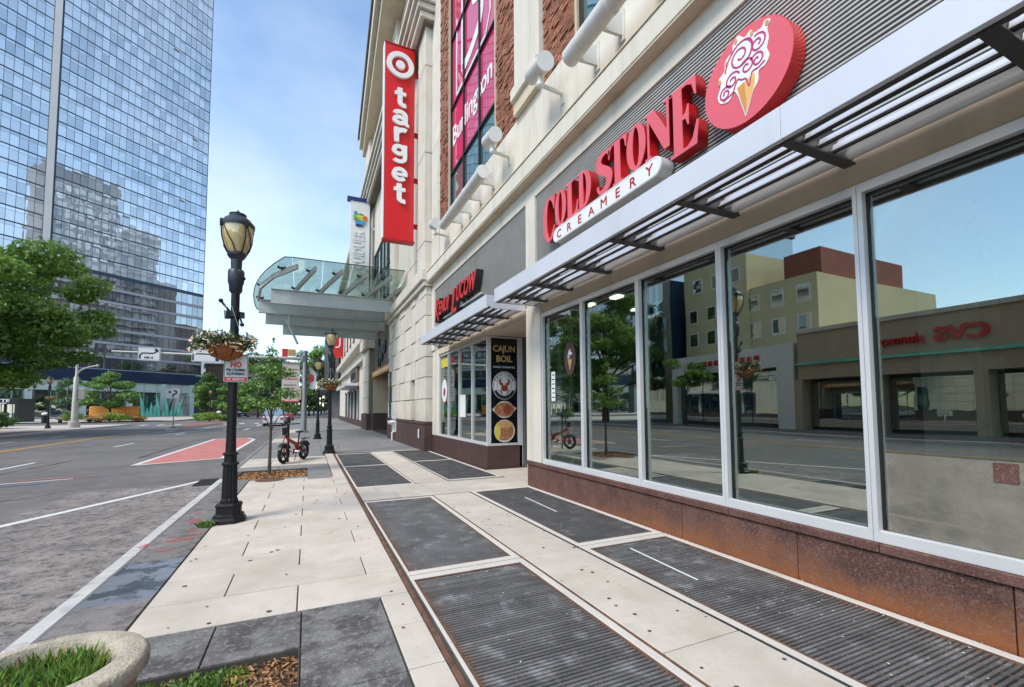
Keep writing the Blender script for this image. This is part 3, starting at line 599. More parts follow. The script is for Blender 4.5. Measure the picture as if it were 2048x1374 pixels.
# brick bays: every brick a piece; the nearest 300 as objects, the rest joined
PH = 24.0
def brick_bay(y0, y1, z0, z1, count, salt):
    back = P('brick_bay', 'mortar', 4.36, 4.75, y0, y1, z0, z1); back['label'] = 'rough red brick infill beside the upper window'
    L, h, g = .205, .062, .010; r = random.Random(salt); cand = []; z = z0+.012; row = 0
    while z+h < z1:
        off = (L+g)/2 if row % 2 else 0; y = y0-off
        while y < y1:
            a, b = max(y, y0)+g/2, min(y+L, y1)-g/2
            if b-a > .03: cand.append((a, b, z, r.choice((0, 0, 0, 0, .012, .03)), b-a > L-.02))
            y += L+g
        z += h+g; row += 1
    cand.sort(key=lambda q: q[2]); base = None; rest = MB()
    for n, (a, b, z, pr_, full) in enumerate(cand):
        if n < count and full:
            if base is None: base = MB().box(4.30, 4.372, a, b, z, z+h, c=.004).build('brick', 'brick', back); bo = (a, z, pr_); base.location.x -= pr_; 
            else: o = share('brick', base, back, (bo[2]-pr_, a-bo[0], z-bo[1]))
        else: rest.box(4.30-pr_, 4.37, a, b, z, z+h)
    rest.build('brickwork', 'brick_pale', back)['kind'] = 'stuff'
brick_bay(8.96, 10.235, 8.29, 15, 300, 3); brick_bay(6.50, 7.71, 8.29, 13, 300, 4); brick_bay(14.46, 15.61, 8.29, 19, 300, 5)
for a, b, z in ((8.96, 10.235, 15), (6.5, 7.71, 13), (14.46, 15.61, 19)): P('wall', 'mortar', 4.37, 4.75, a, b, z, PH)
# grooved cream pilaster with its foot, right-hand window
for k in range(6): P('pilaster_board', 'cream', 4.20, 4.6, 7.725+k*.203, 7.915+k*.203, 8.92, PH, c=.006)
P('pilaster_foot', 'cream', 4.10, 4.6, 7.73, 8.95, 8.60, 8.90, c=.02); P('pilaster_foot', 'cream_warm', 4.18, 4.6, 7.75, 8.93, 8.29, 8.6)
P('window_jamb', 'tan', 4.28, 4.6, 6.42, 6.495, 8.29, PH)
def upper_window(ys, zs, mats, name, lab):
    f = MB(); x0, x1 = 4.33, 4.45
    for y in ys: f.box(x0, x1, y-.03, y+.03, zs[0], zs[-1])
    for z in zs:
        for a, b in zip(ys, ys[1:]): f.box(x0+.004, x1-.004, a+.03, b-.03, z-.03, z+.03)
    o = f.build(name, 'black', B); o['label'] = lab
    for i, (a, b) in enumerate(zip(ys, ys[1:])):
        for j, (c, d) in enumerate(zip(zs, zs[1:])): MB().box(4.395, 4.41, a+.031, b-.031, c+.031, d-.031).build('pane', mats[j], o)
    return o
upper_window([-4, -2.6, -1.2, .2, 1.6, 3.0, 4.4, 5.0, 6.39], [8.32, 9.65, 12.0, 14.4, 16.8, 24], ['teal_glass']*5, 'upper_window', 'teal upper window above the dessert shop')
WB = upper_window([10.29, 11.64, 13.07, 14.42], [8.32, 9.68, 12.0, 14.5, 17.0, 24], ['teal_glass', 'banner_glass', 'banner_glass', 'banner_glass', 'teal_glass'], 'banner_window', 'tall window covered in a magenta store banner')
P('window_jamb', 'cream_warm', 4.26, 4.6, 10.22, 10.258, 8.30, PH); P('window_jamb', 'cream_warm', 4.26, 4.6, 14.44, 14.458, 8.30, PH)
P('wall', 'cream', 4.47, 4.7, 10.25, 14.45, 8.29, PH); P('wall', 'cream', 4.47, 4.7, -14, 6.42, 8.29, PH)
lettering('banner_lettering', 'Burlington', .95, (4.385, 12.52, 10.62), 'W', 'letter_white', WB, .004, .015, fitw=3.6)
for c in ([stroke([(-1.5, -.1), (1.2, -.1)], .09)], [stroke([(-1.5, -.1), (-1.5, 2.6)], .09)], [stroke([(1.2, -.1), (1.55, .35), (1.55, 2.6)], .09)],
          [stroke(smooth([(-.9, .35), (-.1, .4), (.75, .75), (.8, 1.5), (.2, 1.9), (.7, 2.4), (.4, 2.9)]), .34)], [stroke([(-.9, .35), (-.9, 2.9)], .22)]):
    flat_shape('banner_emblem', c, (4.385, 12.4, 12.3), 'W', 'letter_white', WB, .004)
# ------------------------------------------------------------------ second shop front (restaurant) with entry recess
P('plinth', 'granite_dark', 4.25, 4.6, 10.83, 13.3, -.05, .60, c=.008); P('plinth', 'granite_dark', 4.25, 4.6, 13.3, 16.40, -.05, .60, c=.008); P('plinth', 'granite_dark', 4.6, 5.28, 10.83, 11.1, -.05, .598, c=.008)
mu = [15.58, 14.5, 13.32, 12.12, 10.90]
for a, b in zip(mu, mu[1:]):
    m = MB(); x0, x1 = 4.28, 4.38; m.box(x0, x1, b+.002, a-.002, .605, .68); m.box(x0, x1, b+.002, a-.002, 3.44, 3.50); m.box(x0, x1, a-.035, a-.002, .681, 3.439); m.box(x0, x1, b+.002, b+.03, .681, 3.439)
    f = m.build('restaurant_window', 'alu', B); MB().box(4.325, 4.335, b+.031, a-.036, .682, 3.438).build('pane', 'shop_glass', f)
P('corner_post', 'alu', 4.26, 4.37, 10.83, 10.895, .602, 3.50)
P('pilaster', 'cream', 4.27, 4.6, 15.60, 16.0, .605, 3.72, c=.01); P('pilaster', 'cream', 4.24, 4.6, 16.01, 16.39, .605, 3.72, c=.01)
P('lintel', 'cream_warm', 4.24, 4.6, 8.36, 15.59, 3.51, 3.72, c=.008); P('pilaster', 'cream', 4.19, 4.5, 16.02, 16.39, 3.73, 5.975, c=.01)
P('recess_ceiling', 'cream_warm', 4.6, 5.5, 8.32, 10.82, 3.515, 3.6)
dr = P('shop_door', 'alu', 5.36, 5.42, 8.46, 8.54, .02, 3.5); 
for b in ((5.36, 5.42, 10.6, 10.72, .02, 3.5), (5.36, 5.42, 8.54, 10.6, 2.3, 2.38), (5.36, 5.42, 8.54, 10.6, 3.42, 3.5), (5.36, 5.42, 8.54, 10.6, .02, .25), (5.36, 5.42, 9.5, 9.6, .25, 2.3)): MB().box(*b).build('door_rail', 'alu', dr)
MB().box(5.385, 5.395, 8.54, 10.6, .25, 3.42).build('pane', 'dark_glass', dr); MB().tube([(5.30, 9.42, .95), (5.30, 9.42, 1.5)], .016).build('door_handle', 'alu', dr)
P('side_frame', 'alu', 5.2, 5.30, 10.83, 10.9, .02, 3.5)
# illuminated-style poster panel facing the walk
PN = thing('poster_panel', 'tall black restaurant window poster reading CAJUN BOIL with food pictures', 'poster', (4.78, 10.85, .602))
m = MB(); 
for b in ((4.372, 5.195, 10.84, 10.89, .603, .66), (4.372, 5.195, 10.84, 10.89, 3.46, 3.5), (5.15, 5.195, 10.84, 10.89, .66, 3.46)): m.box(*b)
m.build('frame', 'alu', PN); MB().box(4.375, 5.149, 10.86, 10.885, .661, 3.459).build('sheet', 'black_gloss', PN)
PX = 4.765
lettering('lettering', 'CAJUN', .235, (PX, 10.858, 3.10), 'S', 'gold', PN, .003, .006, fitw=.64); lettering('lettering', 'BOIL', .235, (PX, 10.858, 2.83), 'S', 'gold', PN, .003, .006, fitw=.47)
lettering('small_lettering', 'LOUR COIGANEL', .07, (PX, 10.858, 2.66), 'S', 'alu', PN, .003, .001, fitw=.64)
flat_shape('emblem_ring', [ell(0, 0, .345, .375)], (PX, 10.857, 2.19), 'S', 'letter_white', PN, .002); flat_shape('emblem_line', [ell(0, 0, .325, .355), ell(0, 0, .312, .342)], (PX, 10.854, 2.19), 'S', 'text_black', PN, .001)
flat_shape('emblem_line', [ell(0, 0, .22, .24), ell(0, 0, .212, .232)], (PX, 10.854, 2.19), 'S', 'text_black', PN, .001)
flat_shape('crab_body', [ell(0, -.07, .10, .085)], (PX, 10.853, 2.19), 'S', 'food_red', PN, .001)
for s in (-1, 1):
    flat_shape('crab_claw', [[(s*x, y) for x, y in smooth([(.03, -.03), (.13, .02), (.16, .12), (.08, .19), (.10, .10), (.05, .06), (.03, -.03)])]], (PX, 10.8525, 2.19), 'S', 'food_red', PN, .001)
    for k in range(4): flat_shape('crab_leg', [stroke([(s*.07, -.1-k*.02), (s*(.17-k*.03), -.15-k*.035)], .012)], (PX, 10.8525, 2.19), 'S', 'text_black', PN, .001)
flat_shape('emblem_band', [[(.345*.97*math.cos(RAD(a)), .375*.97*math.sin(RAD(a))) for a in range(205, 336, 10)]+[(.25*math.cos(RAD(a)), .27*math.sin(RAD(a))) for a in range(335, 204, -10)]], (PX, 10.8535, 2.19), 'S', 'text_black', PN, .001)
for k, ch in enumerate('CBAUTSMAN'):
    a = RAD(150-k*15); q = (math.cos(a-math.pi/2), 0, math.sin(a-math.pi/2))
    lettering('ring_letter', ch, .085, (PX+.25*math.cos(a), 10.8525, 2.19+.272*math.sin(a)), 'S', 'text_black', PN, .001, .002, turn=((q[0], 0, q[2]), (math.cos(a), 0, math.sin(a))))
def dish(cz, rx, ry, m1, rim):
    flat_shape('dish_rim', [ell(0, 0, rx, ry)] if rim else [[(-rx*1.05, 0)]+ell(0, 0, rx*.8, ry, 150, 30, 14)+[(rx*1.05, .03)]+ell(0, 0, rx*.8, ry, -30, -150, 14)], (PX, 10.857, cz), 'S', 'poster', PN, .002)
    flat_shape('dish_food', [ell(0, 0, rx*.86, ry*.84)], (PX, 10.8535, cz), 'S', m1, PN, .001)
dish(1.55, .34, .225, 'food_mix', 0); dish(.98, .30, .30, 'food_mix', 1)
flat_shape('dish_bread', [ell(0, .17, .25, .10)], (PX, 10.852, .98), 'S', 'food_tan', PN, .001); flat_shape('dish_lettuce', [ell(-.2, -.02, .08, .2)], (PX, 10.8515, .98), 'S', 'food_yellow', PN, .001); flat_shape('dish_meat', [ell(.08, .0, .12, .12)], (PX, 10.852, 1.55), 'S', 'food_red', PN, .001)
# round decal and notices on panes, film sheet
dc = thing('window_decal', 'round white crab decal on the restaurant window', 'decal', (4.32, 15.0, 1.9))
flat_shape('disc', [ell(0, 0, .33, .40)], (4.318, 15.05, 2.2), 'W', 'letter_white', dc, .002); flat_shape('emblem', [ell(0, -.05, .13, .15)], (4.315, 15.05, 2.2), 'W', 'food_red', dc, .001)
tag(MB().box(4.312, 4.316, 14.6, 15.45, 3.02, 3.32).build('yellow_notice', 'food_yellow'), 'yellow notice at the top of the restaurant window', 'notice')
tag(MB().box(4.312, 4.316, 13.1, 13.22, 3.0, 3.3).build('red_notice', 'sign_red'), 'small red notice on the restaurant window', 'notice')
tag(MB().box(4.312, 4.316, 12.75, 13.27, 1.32, 2.0).build('paper_notice', 'letter_white'), 'white paper notice taped to the restaurant window', 'notice')
nt = MB().box(4.243, 4.247, 7.28, 7.42, 1.72, 2.28).build('permit_paper', 'letter_white'); tag(nt, 'strip of white permit papers taped inside the narrow shop pane', 'notice')
for k in range(6): MB().box(4.2415, 4.243, 7.30, 7.40-.02*(k % 2), 1.78+k*.085, 1.80+k*.085).build('print_line', 'text_black', nt)
dc = thing('window_decal', 'dark oval decal with an ice cream cone on the shop pane', 'decal', (4.25, 6.75, 2.2))
flat_shape('oval', [ell(0, 0, .19, .30)], (4.246, 6.75, 2.48), 'W', 'granite_dark', dc, .001); flat_shape('cone', [[(-.07, -.02), (.07, -.02), (0, -.22)]], (4.243, 6.75, 2.48), 'W', 'food_tan', dc, .001)
for k in range(9): flat_shape('scoop_swirl', [ell(.05*math.cos(k*.7), .08+.06*math.sin(k*.7*1.3), .022, .03, n=10)], (4.243, 6.75, 2.48), 'W', 'letter_white', dc, .001)
fl = MB().box(4.242, 4.247, 1.22, 2.02, .60, 1.22).build('protective_film', 'film'); tag(fl, 'cloudy brown protective film over the foot of the last shop pane', 'film sheet')
MB().box(4.236, 4.2415, 1.28, 1.40, 1.08, 1.21).build('film_patch', 'granite', fl)
# restaurant furniture behind the glass
def chair(x, y, lab):
    c = thing('dining_chair', lab, 'chair', (x, y, .1), 'chairs behind the restaurant window')
    MB().box(x-.22, x+.22, y-.22, y+.22, .53, .58, c=.01).build('seat', 'wood', c); MB().box(x-.21, x-.16, y-.22, y+.22, .58, 1.12, c=.015).build('backrest', 'black', c)
    for sx in (-.19, .19):
        for sy in (-.19, .19): MB().tube([(x+sx, y+sy, .1), (x+sx*.95, y+sy*.95, .53)], .02, 6).build('leg', 'wood', c)
for k, y in enumerate((11.6, 12.9, 14.1, 15.2)): chair(4.9, y, ('dark dining chair inside the restaurant by the corner post', 'dark dining chair behind the white paper notice', 'dark dining chair behind the plain restaurant pane', 'dark dining chair behind the round crab decal')[k])
tb = thing('dining_table', 'long dark dining table inside the restaurant', 'table', (5.6, 13.4, .1)); MB().box(5.3, 5.95, 11.3, 15.6, .82, .87, c=.01).build('table_top', 'wood', tb)
for y in (11.5, 13.4, 15.4): MB().tube([(5.62, y, .1), (5.62, y, .82)], .04).build('leg', 'black', tb)
for x, y in ((5.72, 7.29), (5.6, 8.1), (6.9, 8.05)):
    tag(MB().box(x-.08, x+.08, y-.13, y+.13, 3.84, 3.885).build('ceiling_lamp', emis('lamp_on', (1, .95, .85), 4) if 'lamp_on' not in MATS else 'lamp_on'), 'lit ceiling lamp inside the dessert shop', 'lamp', 'lit lamps inside the shop')
# ------------------------------------------------------------------ rusticated pier between restaurant and entrance
P('pier_core', 'groove', 4.25, 9, 16.4, 24.9, 0, 6.2); P('pier_base', 'granite_dark', 3.93, 4.3, 16.38, 20.6, -.05, .98, c=.01); P('pier_base', 'granite_dark', 3.93, 4.3, 20.61, 24.92, -.05, .98, c=.01); P('pier_base', 'granite_dark', 3.90, 4.3, 16.37, 24.93, .985, 1.06, c=.012)
cols = [16.38, 17.55, 18.25, 19.1, 20.5, 21.7, 22.9, 23.85, 24.7, 24.92]; zs = [1.07, 1.94, 2.76, 3.53, 4.32, 5.1, 5.88, 6.2]
for j, (c, d) in enumerate(zip(zs, zs[1:])):
    for i, (a, b) in enumerate(zip(cols, cols[1:])):
        if i == 2 and j < 2 or i == 7 and j < 3: continue
        px = 3.97+.03*((i+j) % 2) if i else 3.96
        P('stone_block', 'stone', px, 4.32, a+.012, b-.012, c+.012, d-.012, c=.012)
P('niche', 'cream_warm', 4.2, 4.24, 18.27, 19.08, 1.08, 2.74); nw = P('pier_window', 'black', 4.0, 4.1, 23.87, 24.68, 1.08, 3.52); MB().box(3.985, 3.999, 23.93, 24.62, 1.14, 3.46).build('pane', 'teal_glass', nw)
P('pier_cornice', 'stone', 3.86, 4.5, 16.3, 25.0, 6.21, 6.40, c=.015); P('pier_cornice', 'stone', 3.76, 4.5, 16.25, 25.05, 6.405, 6.85, c=.03); P('pier_cornice', 'stone', 3.88, 4.5, 16.32, 25.0, 6.855, 7.05, c=.02)
# upper pilasters and panels above the pier
zs = [7.06, 8.1, 11.7, 15.3, 17.0, 20.5, PH]
for a, b in zip(zs, zs[1:]):
    P('pilaster_block', 'stone', 4.0, 4.6, 16.82, 18.05, a+.012, b-.012, c=.015); P('pilaster_block', 'stone', 4.0, 4.6, 23.6, 24.9, a+.012, b-.012, c=.015)
    P('wall_panel', 'stone', 4.28, 4.6, 15.63, 16.8, a+.008, b-.008, c=.006)
    P('wall_panel', 'stone', 4.24, 4.6, 18.07, 20.8, a+.012, b-.012, c=.01); P('wall_panel', 'stone', 4.24, 4.6, 20.82, 23.58, a+.012, b-.012, c=.01)
P('wall', 'groove', 4.4, 4.7, 15.63, 24.9, 7.05, PH)
for k in range(4): P('upper_moulding', 'stone', 3.72-.12*k, 4.4, 16.5-.1*k, 38, 17.0+.28*k, 17.24+.28*k, c=.02)
P('upper_moulding', 'groove', 3.9, 4.4, 16.6, 38, 16.9, 17.0)
# entrance bay
P('grille_backing', 'brown_panel', 4.45, 4.6, 24.93, 34.2, 4.28, 6.9); P('recess_side', 'tan', 4.4, 6.2, 34.2, 34.4, 1.25, 4.0); P('recess_side', 'granite_dark', 4.38, 6.2, 34.18, 34.4, 0, 1.249); P('recess_back', 'tan', 6.2, 6.4, 24.93, 34.2, 3.2, 4.0)
P('recess_ceiling', 'brown_panel', 4.46, 6.2, 24.93, 34.2, 4.0, 4.2); P('recess_side', 'tan', 4.35, 6.2, 24.93, 25.0, 0, 4.0); P('floor_paving', 'granite_dark', 4.25, 6.2, 24.95, 34.15, .01, .02)
ed = P('entrance_door', 'alu', 6.2, 6.3, 24.94, 34.1, 3.05, 3.19)
for k in range(7): MB().box(6.2, 6.3, 25.0+k*1.5, 25.08+k*1.5, .02, 3.05).build('door_frame', 'alu', ed); 
MB().box(6.24, 6.26, 25, 34.1, .02, 3.05).build('pane', 'blue_glass', ed)
P('wall', 'cream', 4.3, 4.6, 24.93, 34.2, 6.95, 8.4, c=.01)
P('wall', 'cream', 4.32, 9, 24.93, 38, 13, PH-1)
for k in range(3):
    f = MB(); y0 = 25.2+k*3.05; f.box(4.36, 4.5, y0, y0+.12, 8.4, 13); f.box(4.36, 4.5, y0+2.85, y0+2.97, 8.4, 13); f.box(4.365, 4.5, y0+.12, y0+2.85, 8.4, 8.55); f.box(4.365, 4.5, y0+.12, y0+2.85, 10.6, 10.72); f.box(4.365, 4.5, y0+1.42, y0+1.54, 8.55, 13)
    o = f.build('upper_window', 'black', B); MB().box(4.42, 4.44, y0+.12, y0+2.85, 8.55, 13).build('pane', 'teal_glass', o)
# far pier, tall end of the building with its cornice
cols = [34.42, 35.6, 36.8, 38]; zs = [1.2, 2.4, 3.6, 4.8, 6.0]
for c, d in zip(zs, zs[1:]):
    for a, b in zip(cols, cols[1:]): P('stone_block', 'stone', 4.0, 4.4, a+.015, b-.015, c+.015, d-.015, c=.015)
P('pier_core', 'groove', 4.1, 9, 34.41, 38, 0, 7); P('pier_base', 'granite_dark', 3.93, 4.3, 34.4, 38, -.05, 1.18, c=.01); P('pier_cornice', 'stone', 3.76, 4.5, 34.3, 38.1, 6.1, 6.9, c=.03)
for a, b in zip([7.06, 8.1, 11.7, 15.3, 17.0, 20.5], [8.1, 11.7, 15.3, 17, 20.5, PH]):
    P('pilaster_block', 'stone', 4.0, 4.6, 35.4, 37.8, a+.012, b-.012, c=.015); P('wall_panel', 'stone', 4.25, 4.6, 34.25, 35.38, a+.01, b-.01, c=.01)
# bowed roof cornice and its soffit
mb = MB(); mb.prism([(2.75, 20.6), (3.55, 38.6), (5.5, 38.6), (5.5, 20.6)], lambda u, v, d: (u, v, d), 23.6, 24.5); mb.build('roof_cornice', 'stone', B)
mb = MB(); mb.prism([(2.62, 20.4), (3.42, 38.8), (5.5, 38.8), (5.5, 20.4)], lambda u, v, d: (u, v, d), 24.51, 24.8); mb.build('roof_edge', 'groove', B)
mb = MB(); mb.prism([(3.05, 20.8), (3.8, 38.4), (5.5, 38.4), (5.5, 20.8)], lambda u, v, d: (u, v, d), 22.9, 23.6); mb.build('roof_cornice', 'cream_warm', B)
P('roof', 'groove', 4.6, 30, -14, 38, 23.9, 24.02); P('end_wall', 'stone', 4.6, 30, 37.8, 38.0, 7, 24)
# far wing
F = 70.0
P('wing_wall', 'cream', 4.3, 30, 38.02, F, 5.6, 18.8); P('wing_cornice', 'stone', 3.7, 4.6, 38.1, F, 6.9, 7.5, c=.05); P('wing_cornice', 'stone', 3.9, 4.5, 38.1, F, 5.5, 5.8, c=.03); P('wing_cornice', 'stone', 3.7, 5, 38.1, F+.2, 18.4, 18.95, c=.05)
P('wing_wall', 'cream', 4.25, 9, 38.02, 42.8, 0, 5.6); P('wing_wall', 'cream', 4.25, 9, 60, F, 0, 5.6)
P('plinth', 'granite_dark', 4.15, 4.4, 38.02, F, -.05, .55, c=.01)
for k in range(9):
    y0 = 42.9+k*1.9; f = MB(); f.box(4.22, 4.5, y0, y0+.25, .55, 3.6); f.box(4.22, 4.5, y0+.25, y0+1.89, 3.4, 3.6); o = f.build('wing_window', 'alu' if k % 2 else 'alu_dark', B); MB().box(4.4, 4.42, y0+.25, y0+1.89, .55, 3.4).build('pane', 'dark_glass', o)
P('wing_wall', 'cream', 4.28, 9, 42.82, 60, 3.61, 5.6)
for k in range(7):
    y0 = 40+k*4.2; f = MB(); f.box(4.2, 4.45, y0, y0+1.9, 8.6, 8.75); f.box(4.24, 4.4, y0+.9, y0+1.0, 8.75, 11.5); o = f.build('wing_window', 'alu_dark', B); MB().box(4.26, 4.29, y0+.05, y0+1.85, 8.75, 11.5).build('pane', 'dark_glass', o)
    f = MB().box(4.2, 4.45, y0, y0+1.9, 13.0, 13.15).build('wing_window', 'alu_dark', B); MB().box(4.26, 4.29, y0+.05, y0+1.85, 13.15, 16).build('pane', 'dark_glass', f)
wa = thing('wing_awning', 'flat grey metal awning over the far shop front', 'awning', (3.6, 48, 3.6)); MB().box(3.0, 4.2, 43.4, 55, 3.7, 3.95, c=.02).build('deck', 'alu_paint', wa); MB().box(2.95, 3.02, 43.4, 55, 3.6, 3.98).build('fascia', 'alu_paint', wa)
ws = thing('wing_sign', 'grey sign board with dark letters above the far awning', 'sign', (4.2, 47, 4.1)); MB().box(4.05, 4.27, 43.2, 50, 4.2, 5.45).build('board', 'brown_panel', ws); 
for k in range(5): MB().box(4.0, 4.05, 44.6+k*1.0, 45.3+k*1.0, 4.45, 5.1+.1*(k % 2)).build('letter', 'text_black', ws)
# ------------------------------------------------------------------ louvred sun canopies over the shop fronts
def canopy(label, y0, y1, bays, loc):
    t = thing('sun_canopy', label, 'canopy', loc, 'louvred metal canopies over the shop fronts'); X0, X1, Z0, Z1 = 3.25, 4.15, 3.64, 3.905
    seams = [y for y in bays if y0 < y < y1]; ed = [y0]+seams[1::3]+[y1]
    for a, b in zip(ed, ed[1:]): MB().box(X0, X0+.05, a+.002, b-.002, Z0, Z1, c=.003).build('fascia_panel', 'alu_paint', t)
    MB().box(X0+.05, X0+.10, y0, y1, Z0-.002, Z0+.03).build('fascia_lip', 'alu_dark', t)
    MB().box(X0+.051, X1, y1-.05, y1-.002, Z0, Z1-.003).build('end_plate', 'alu_paint', t); MB().box(X0+.051, X1, y0+.002, y0+.05, Z0, Z1-.003).build('end_plate', 'alu_paint', t)
    arm = None
    for y in bays:
        poly = [(X0+.06, Z0+.004), (X1+.02, Z0+.004), (X1+.02, Z1-.02), (X1-.2, Z1-.02), (X0+.06, Z1-.10)]
        MB().prism(poly, lambda u, v, d: (u, d, v), y-.012, y+.012).build('bracket_arm', 'alu_dark', t); MB().box(X0+.06, X1, y-.045, y+.045, Z0-.012, Z0+.003).build('bracket_flange', 'alu_dark', t)
    pts = [(X0+.25, 0), (X0+.43, 1), (X0+.61, 2)]
    ys = [y0+.05]+list(bays)+[y1-.05]
    for x, k in pts:          # curved louvre blades between the arms
        prof = [(x-.03, Z0+.030), (x-.012, Z0+.040), (x+.006, Z0+.056), (x+.018, Z0+.076), (x+.026, Z0+.100)]; prof = prof+[(u+.006, v-.004) for u, v in prof[::-1]]
        for a, b in zip(ys, ys[1:]):
            if b-a > .2: lv = MB().prism(prof, lambda u, v, d: (u, d, v), a+.02, b-.02).build('louvre', 'louvre', t, smooth=True); MB().box(x-.03, x+.0, a+.02, b-.02, Z0+.010, Z0+.026).build('dark_edge', 'gasket', lv)  # dark strip along the lower edge of each blade
    m = MB(); m.tube([(X1-.105, y0+.05, Z0+.10), (X1-.105, y1-.05, Z0+.10)], .10, 18); m.build('gutter_tube', 'louvre', t, smooth=True)
    return t
canopy('long grey louvred metal canopy below the dessert shop sign', -10, 7.88, [-9, -7.8, -6.6, -5.4, -4.2, -3.0, -1.8, -.7, .45, 1.0+.0, 2.12, 3.22, 4.32, 5.42, 6.5, 7.4], (3.7, 0, 3.64))
canopy('shorter grey louvred metal canopy over the restaurant windows', 8.32, 14.14, [9.2, 10.1, 11.0, 11.9, 12.8, 13.6], (3.7, 11.2, 3.64))
# ------------------------------------------------------------------ dessert shop sign
DS = thing('dessert_shop_sign', 'red serif channel letters reading COLD STONE on the louvre grille', 'sign', (4.1, 5.4, 4.6))
def gO(): return [ell(.31, .5, .31, .5, n=36), ell(.31, .5, .105, .43, n=30)[::-1]]
def gC(): return [ell(.33, .5, .33, .5, 50, 310, 30)+[(.60, .30), (.565, .30)]+ell(.36, .5, .15, .43, 300, 60, 24)+[(.50, .80), (.55, .66), (.59, .66), (.59, .98), (.56, .98)]]
def gL(): return [[(0, 0), (.58, 0), (.60, .36), (.565, .36), (.50, .12), (.38, .05), (.30, .05), (.30, .95), (.38, .95), (.38, 1), (0, 1), (0, .95), (.09, .95), (.09, .05), (0, .05)]]
def gD(): return [[(0, 0), (.28, 0)]+ell(.28, .5, .36, .5, -90, 90, 22)+[(0, 1), (0, .95), (.08, .95), (.08, .05), (0, .05)], [(.28, .06), (.28, .94)]+ell(.29, .5, .14, .43, 85, -85, 18)]
def gS():
    p = smooth([(.50, .80), (.44, .91), (.30, .955), (.16, .90), (.10, .78), (.17, .63), (.34, .50), (.47, .36), (.46, .20), (.36, .08), (.22, .045), (.10, .10), (.06, .24)], 5); n = len(p)
    return [stroke(p, [.07+.155*math.sin(math.pi*min(1, max(0, (i/n-.12)/.76)))**.8 for i in range(n)])]
def gT(): return [[(.17, 0), (.53, 0), (.53, .05), (.46, .05), (.46, .95), (.55, .95), (.62, .88), (.66, .70), (.70, .70), (.69, 1), (.01, 1), (0, .70), (.04, .70), (.08, .88), (.15, .95), (.24, .95), (.24, .05), (.17, .05)]]
def gN(): return [[(0, 0), (.20, 0), (.20, .05), (.13, .05), (.13, .80), (.55, 0), (.70, 0), (.70, .95), (.78, .95), (.78, 1), (.55, 1), (.55, .95), (.63, .95), (.63, .38), (.27, 1), (0, 1), (0, .95), (.07, .95), (.07, .05), (0, .05)]]
def gE(): return [[(0, 0), (.66, 0), (.70, .34), (.66, .34), (.56, .12), (.44, .05), (.32, .05), (.32, .48), (.40, .47), (.45, .36), (.48, .36), (.48, .66), (.45, .66), (.40, .56), (.32, .54), (.32, .95), (.44, .95), (.56, .90), (.63, .72), (.67, .72), (.65, 1), (0, 1), (0, .95), (.09, .95), (.09, .05), (0, .05)]]
GL_ = [('C', gC, 7.35, 6.90, 4.70, 5.56), ('O', gO, 6.89, 6.51, 4.86, 5.52), ('L', gL, 6.51, 6.13, 4.87, 5.50), ('D', gD, 6.14, 5.75, 4.88, 5.50), ('S', gS, 5.61, 5.20, 4.86, 5.53), ('T', gT, 5.29, 4.87, 4.87, 5.52), ('O', gO, 4.87, 4.48, 4.87, 5.52), ('N', gN, 4.49, 4.00, 4.87, 5.50), ('E', gE, 4.04, 3.60, 4.66, 5.50)]
for n_, f_, ya, yb, za, zb in GL_:
    cs = f_(); xs = [p[0] for c in cs for p in c]; x0, x1 = min(xs), max(xs); ysv = [p[1] for c in cs for p in c]; v0, v1 = min(ysv), max(ysv)
    cs = [[((x-x0)/(x1-x0)*(ya-yb), (y-v0)/(v1-v0)*(zb-za)) for x, y in c] for c in cs]
    o = flat_shape('letter', cs, (4.135, ya, za), 'W', 'sign_dark_red', DS, .075); flat_shape('letter_face', [[(x, y) for x, y in c] for c in cs], (4.056, ya, za), 'W', 'sign_pink', o, .004)
LZ = thing('lozenge_sign', 'white lozenge sign with spaced red letters CREAMERY', 'sign', (4.05, 5.5, 4.52))
def loz(r, L): return [(L/2-r+r*math.cos(RAD(a)), r*math.sin(RAD(a))) for a in range(-90, 91, 12)]+[(-L/2+r+r*math.cos(RAD(a)), r*math.sin(RAD(a))) for a in range(90, 271, 12)]
flat_shape('body', [loz(.135, 2.72)], (4.10, 5.50, 4.685), 'W', 'alu', LZ, .10); flat_shape('face', [loz(.13, 2.71)], (3.995, 5.50, 4.685), 'W', 'letter_white', LZ, .005); flat_shape('rim', [loz(.118, 2.68), loz(.113, 2.67)], (3.988, 5.50, 4.685), 'W', 'alu', LZ, .002)
for k, ch in enumerate('CREAMERY'): lettering('letter', ch, .20, (3.986, 6.64-k*.327, 4.612), 'W', 'sign_dark_red', LZ, .003, 0, width=1.15)
EL = thing('cone_emblem', 'large round red emblem with a swirled ice cream cone', 'sign', (4.1, 2.98, 4.5))
EC = (4.13, 2.98, 5.02)
def eat(x): return (x, EC[1], EC[2])
flat_shape('body', [ell(0, 0, .51, .50, n=128)], eat(4.13), 'W', 'sign_red', EL, .085); flat_shape('face', [ell(0, 0, .505, .495, n=128)], eat(4.041), 'W', 'sign_pink', EL, .003)
def ice(pts): return [(x*.58+.03, y*.56) for x, y in pts]
outline = smooth([(-.06, -.80), (-.24, -.20), (-.38, -.28), (-.56, -.22), (-.62, -.05), (-.55, .12), (-.58, .28), (-.46, .36), (-.44, .52), (-.34, .60), (-.28, .58), (-.26, .74), (-.16, .84), (-.08, .76), (-.02, .70), (.10, .74), (.16, .64), (.30, .62), (.36, .70), (.46, .64), (.40, .52), (.42, .34), (.38, .18), (.42, .02), (.34, -.10), (.22, -.12), (.20, -.30), (.10, -.42), (.02, -.62), (-.06, -.80)], 4)
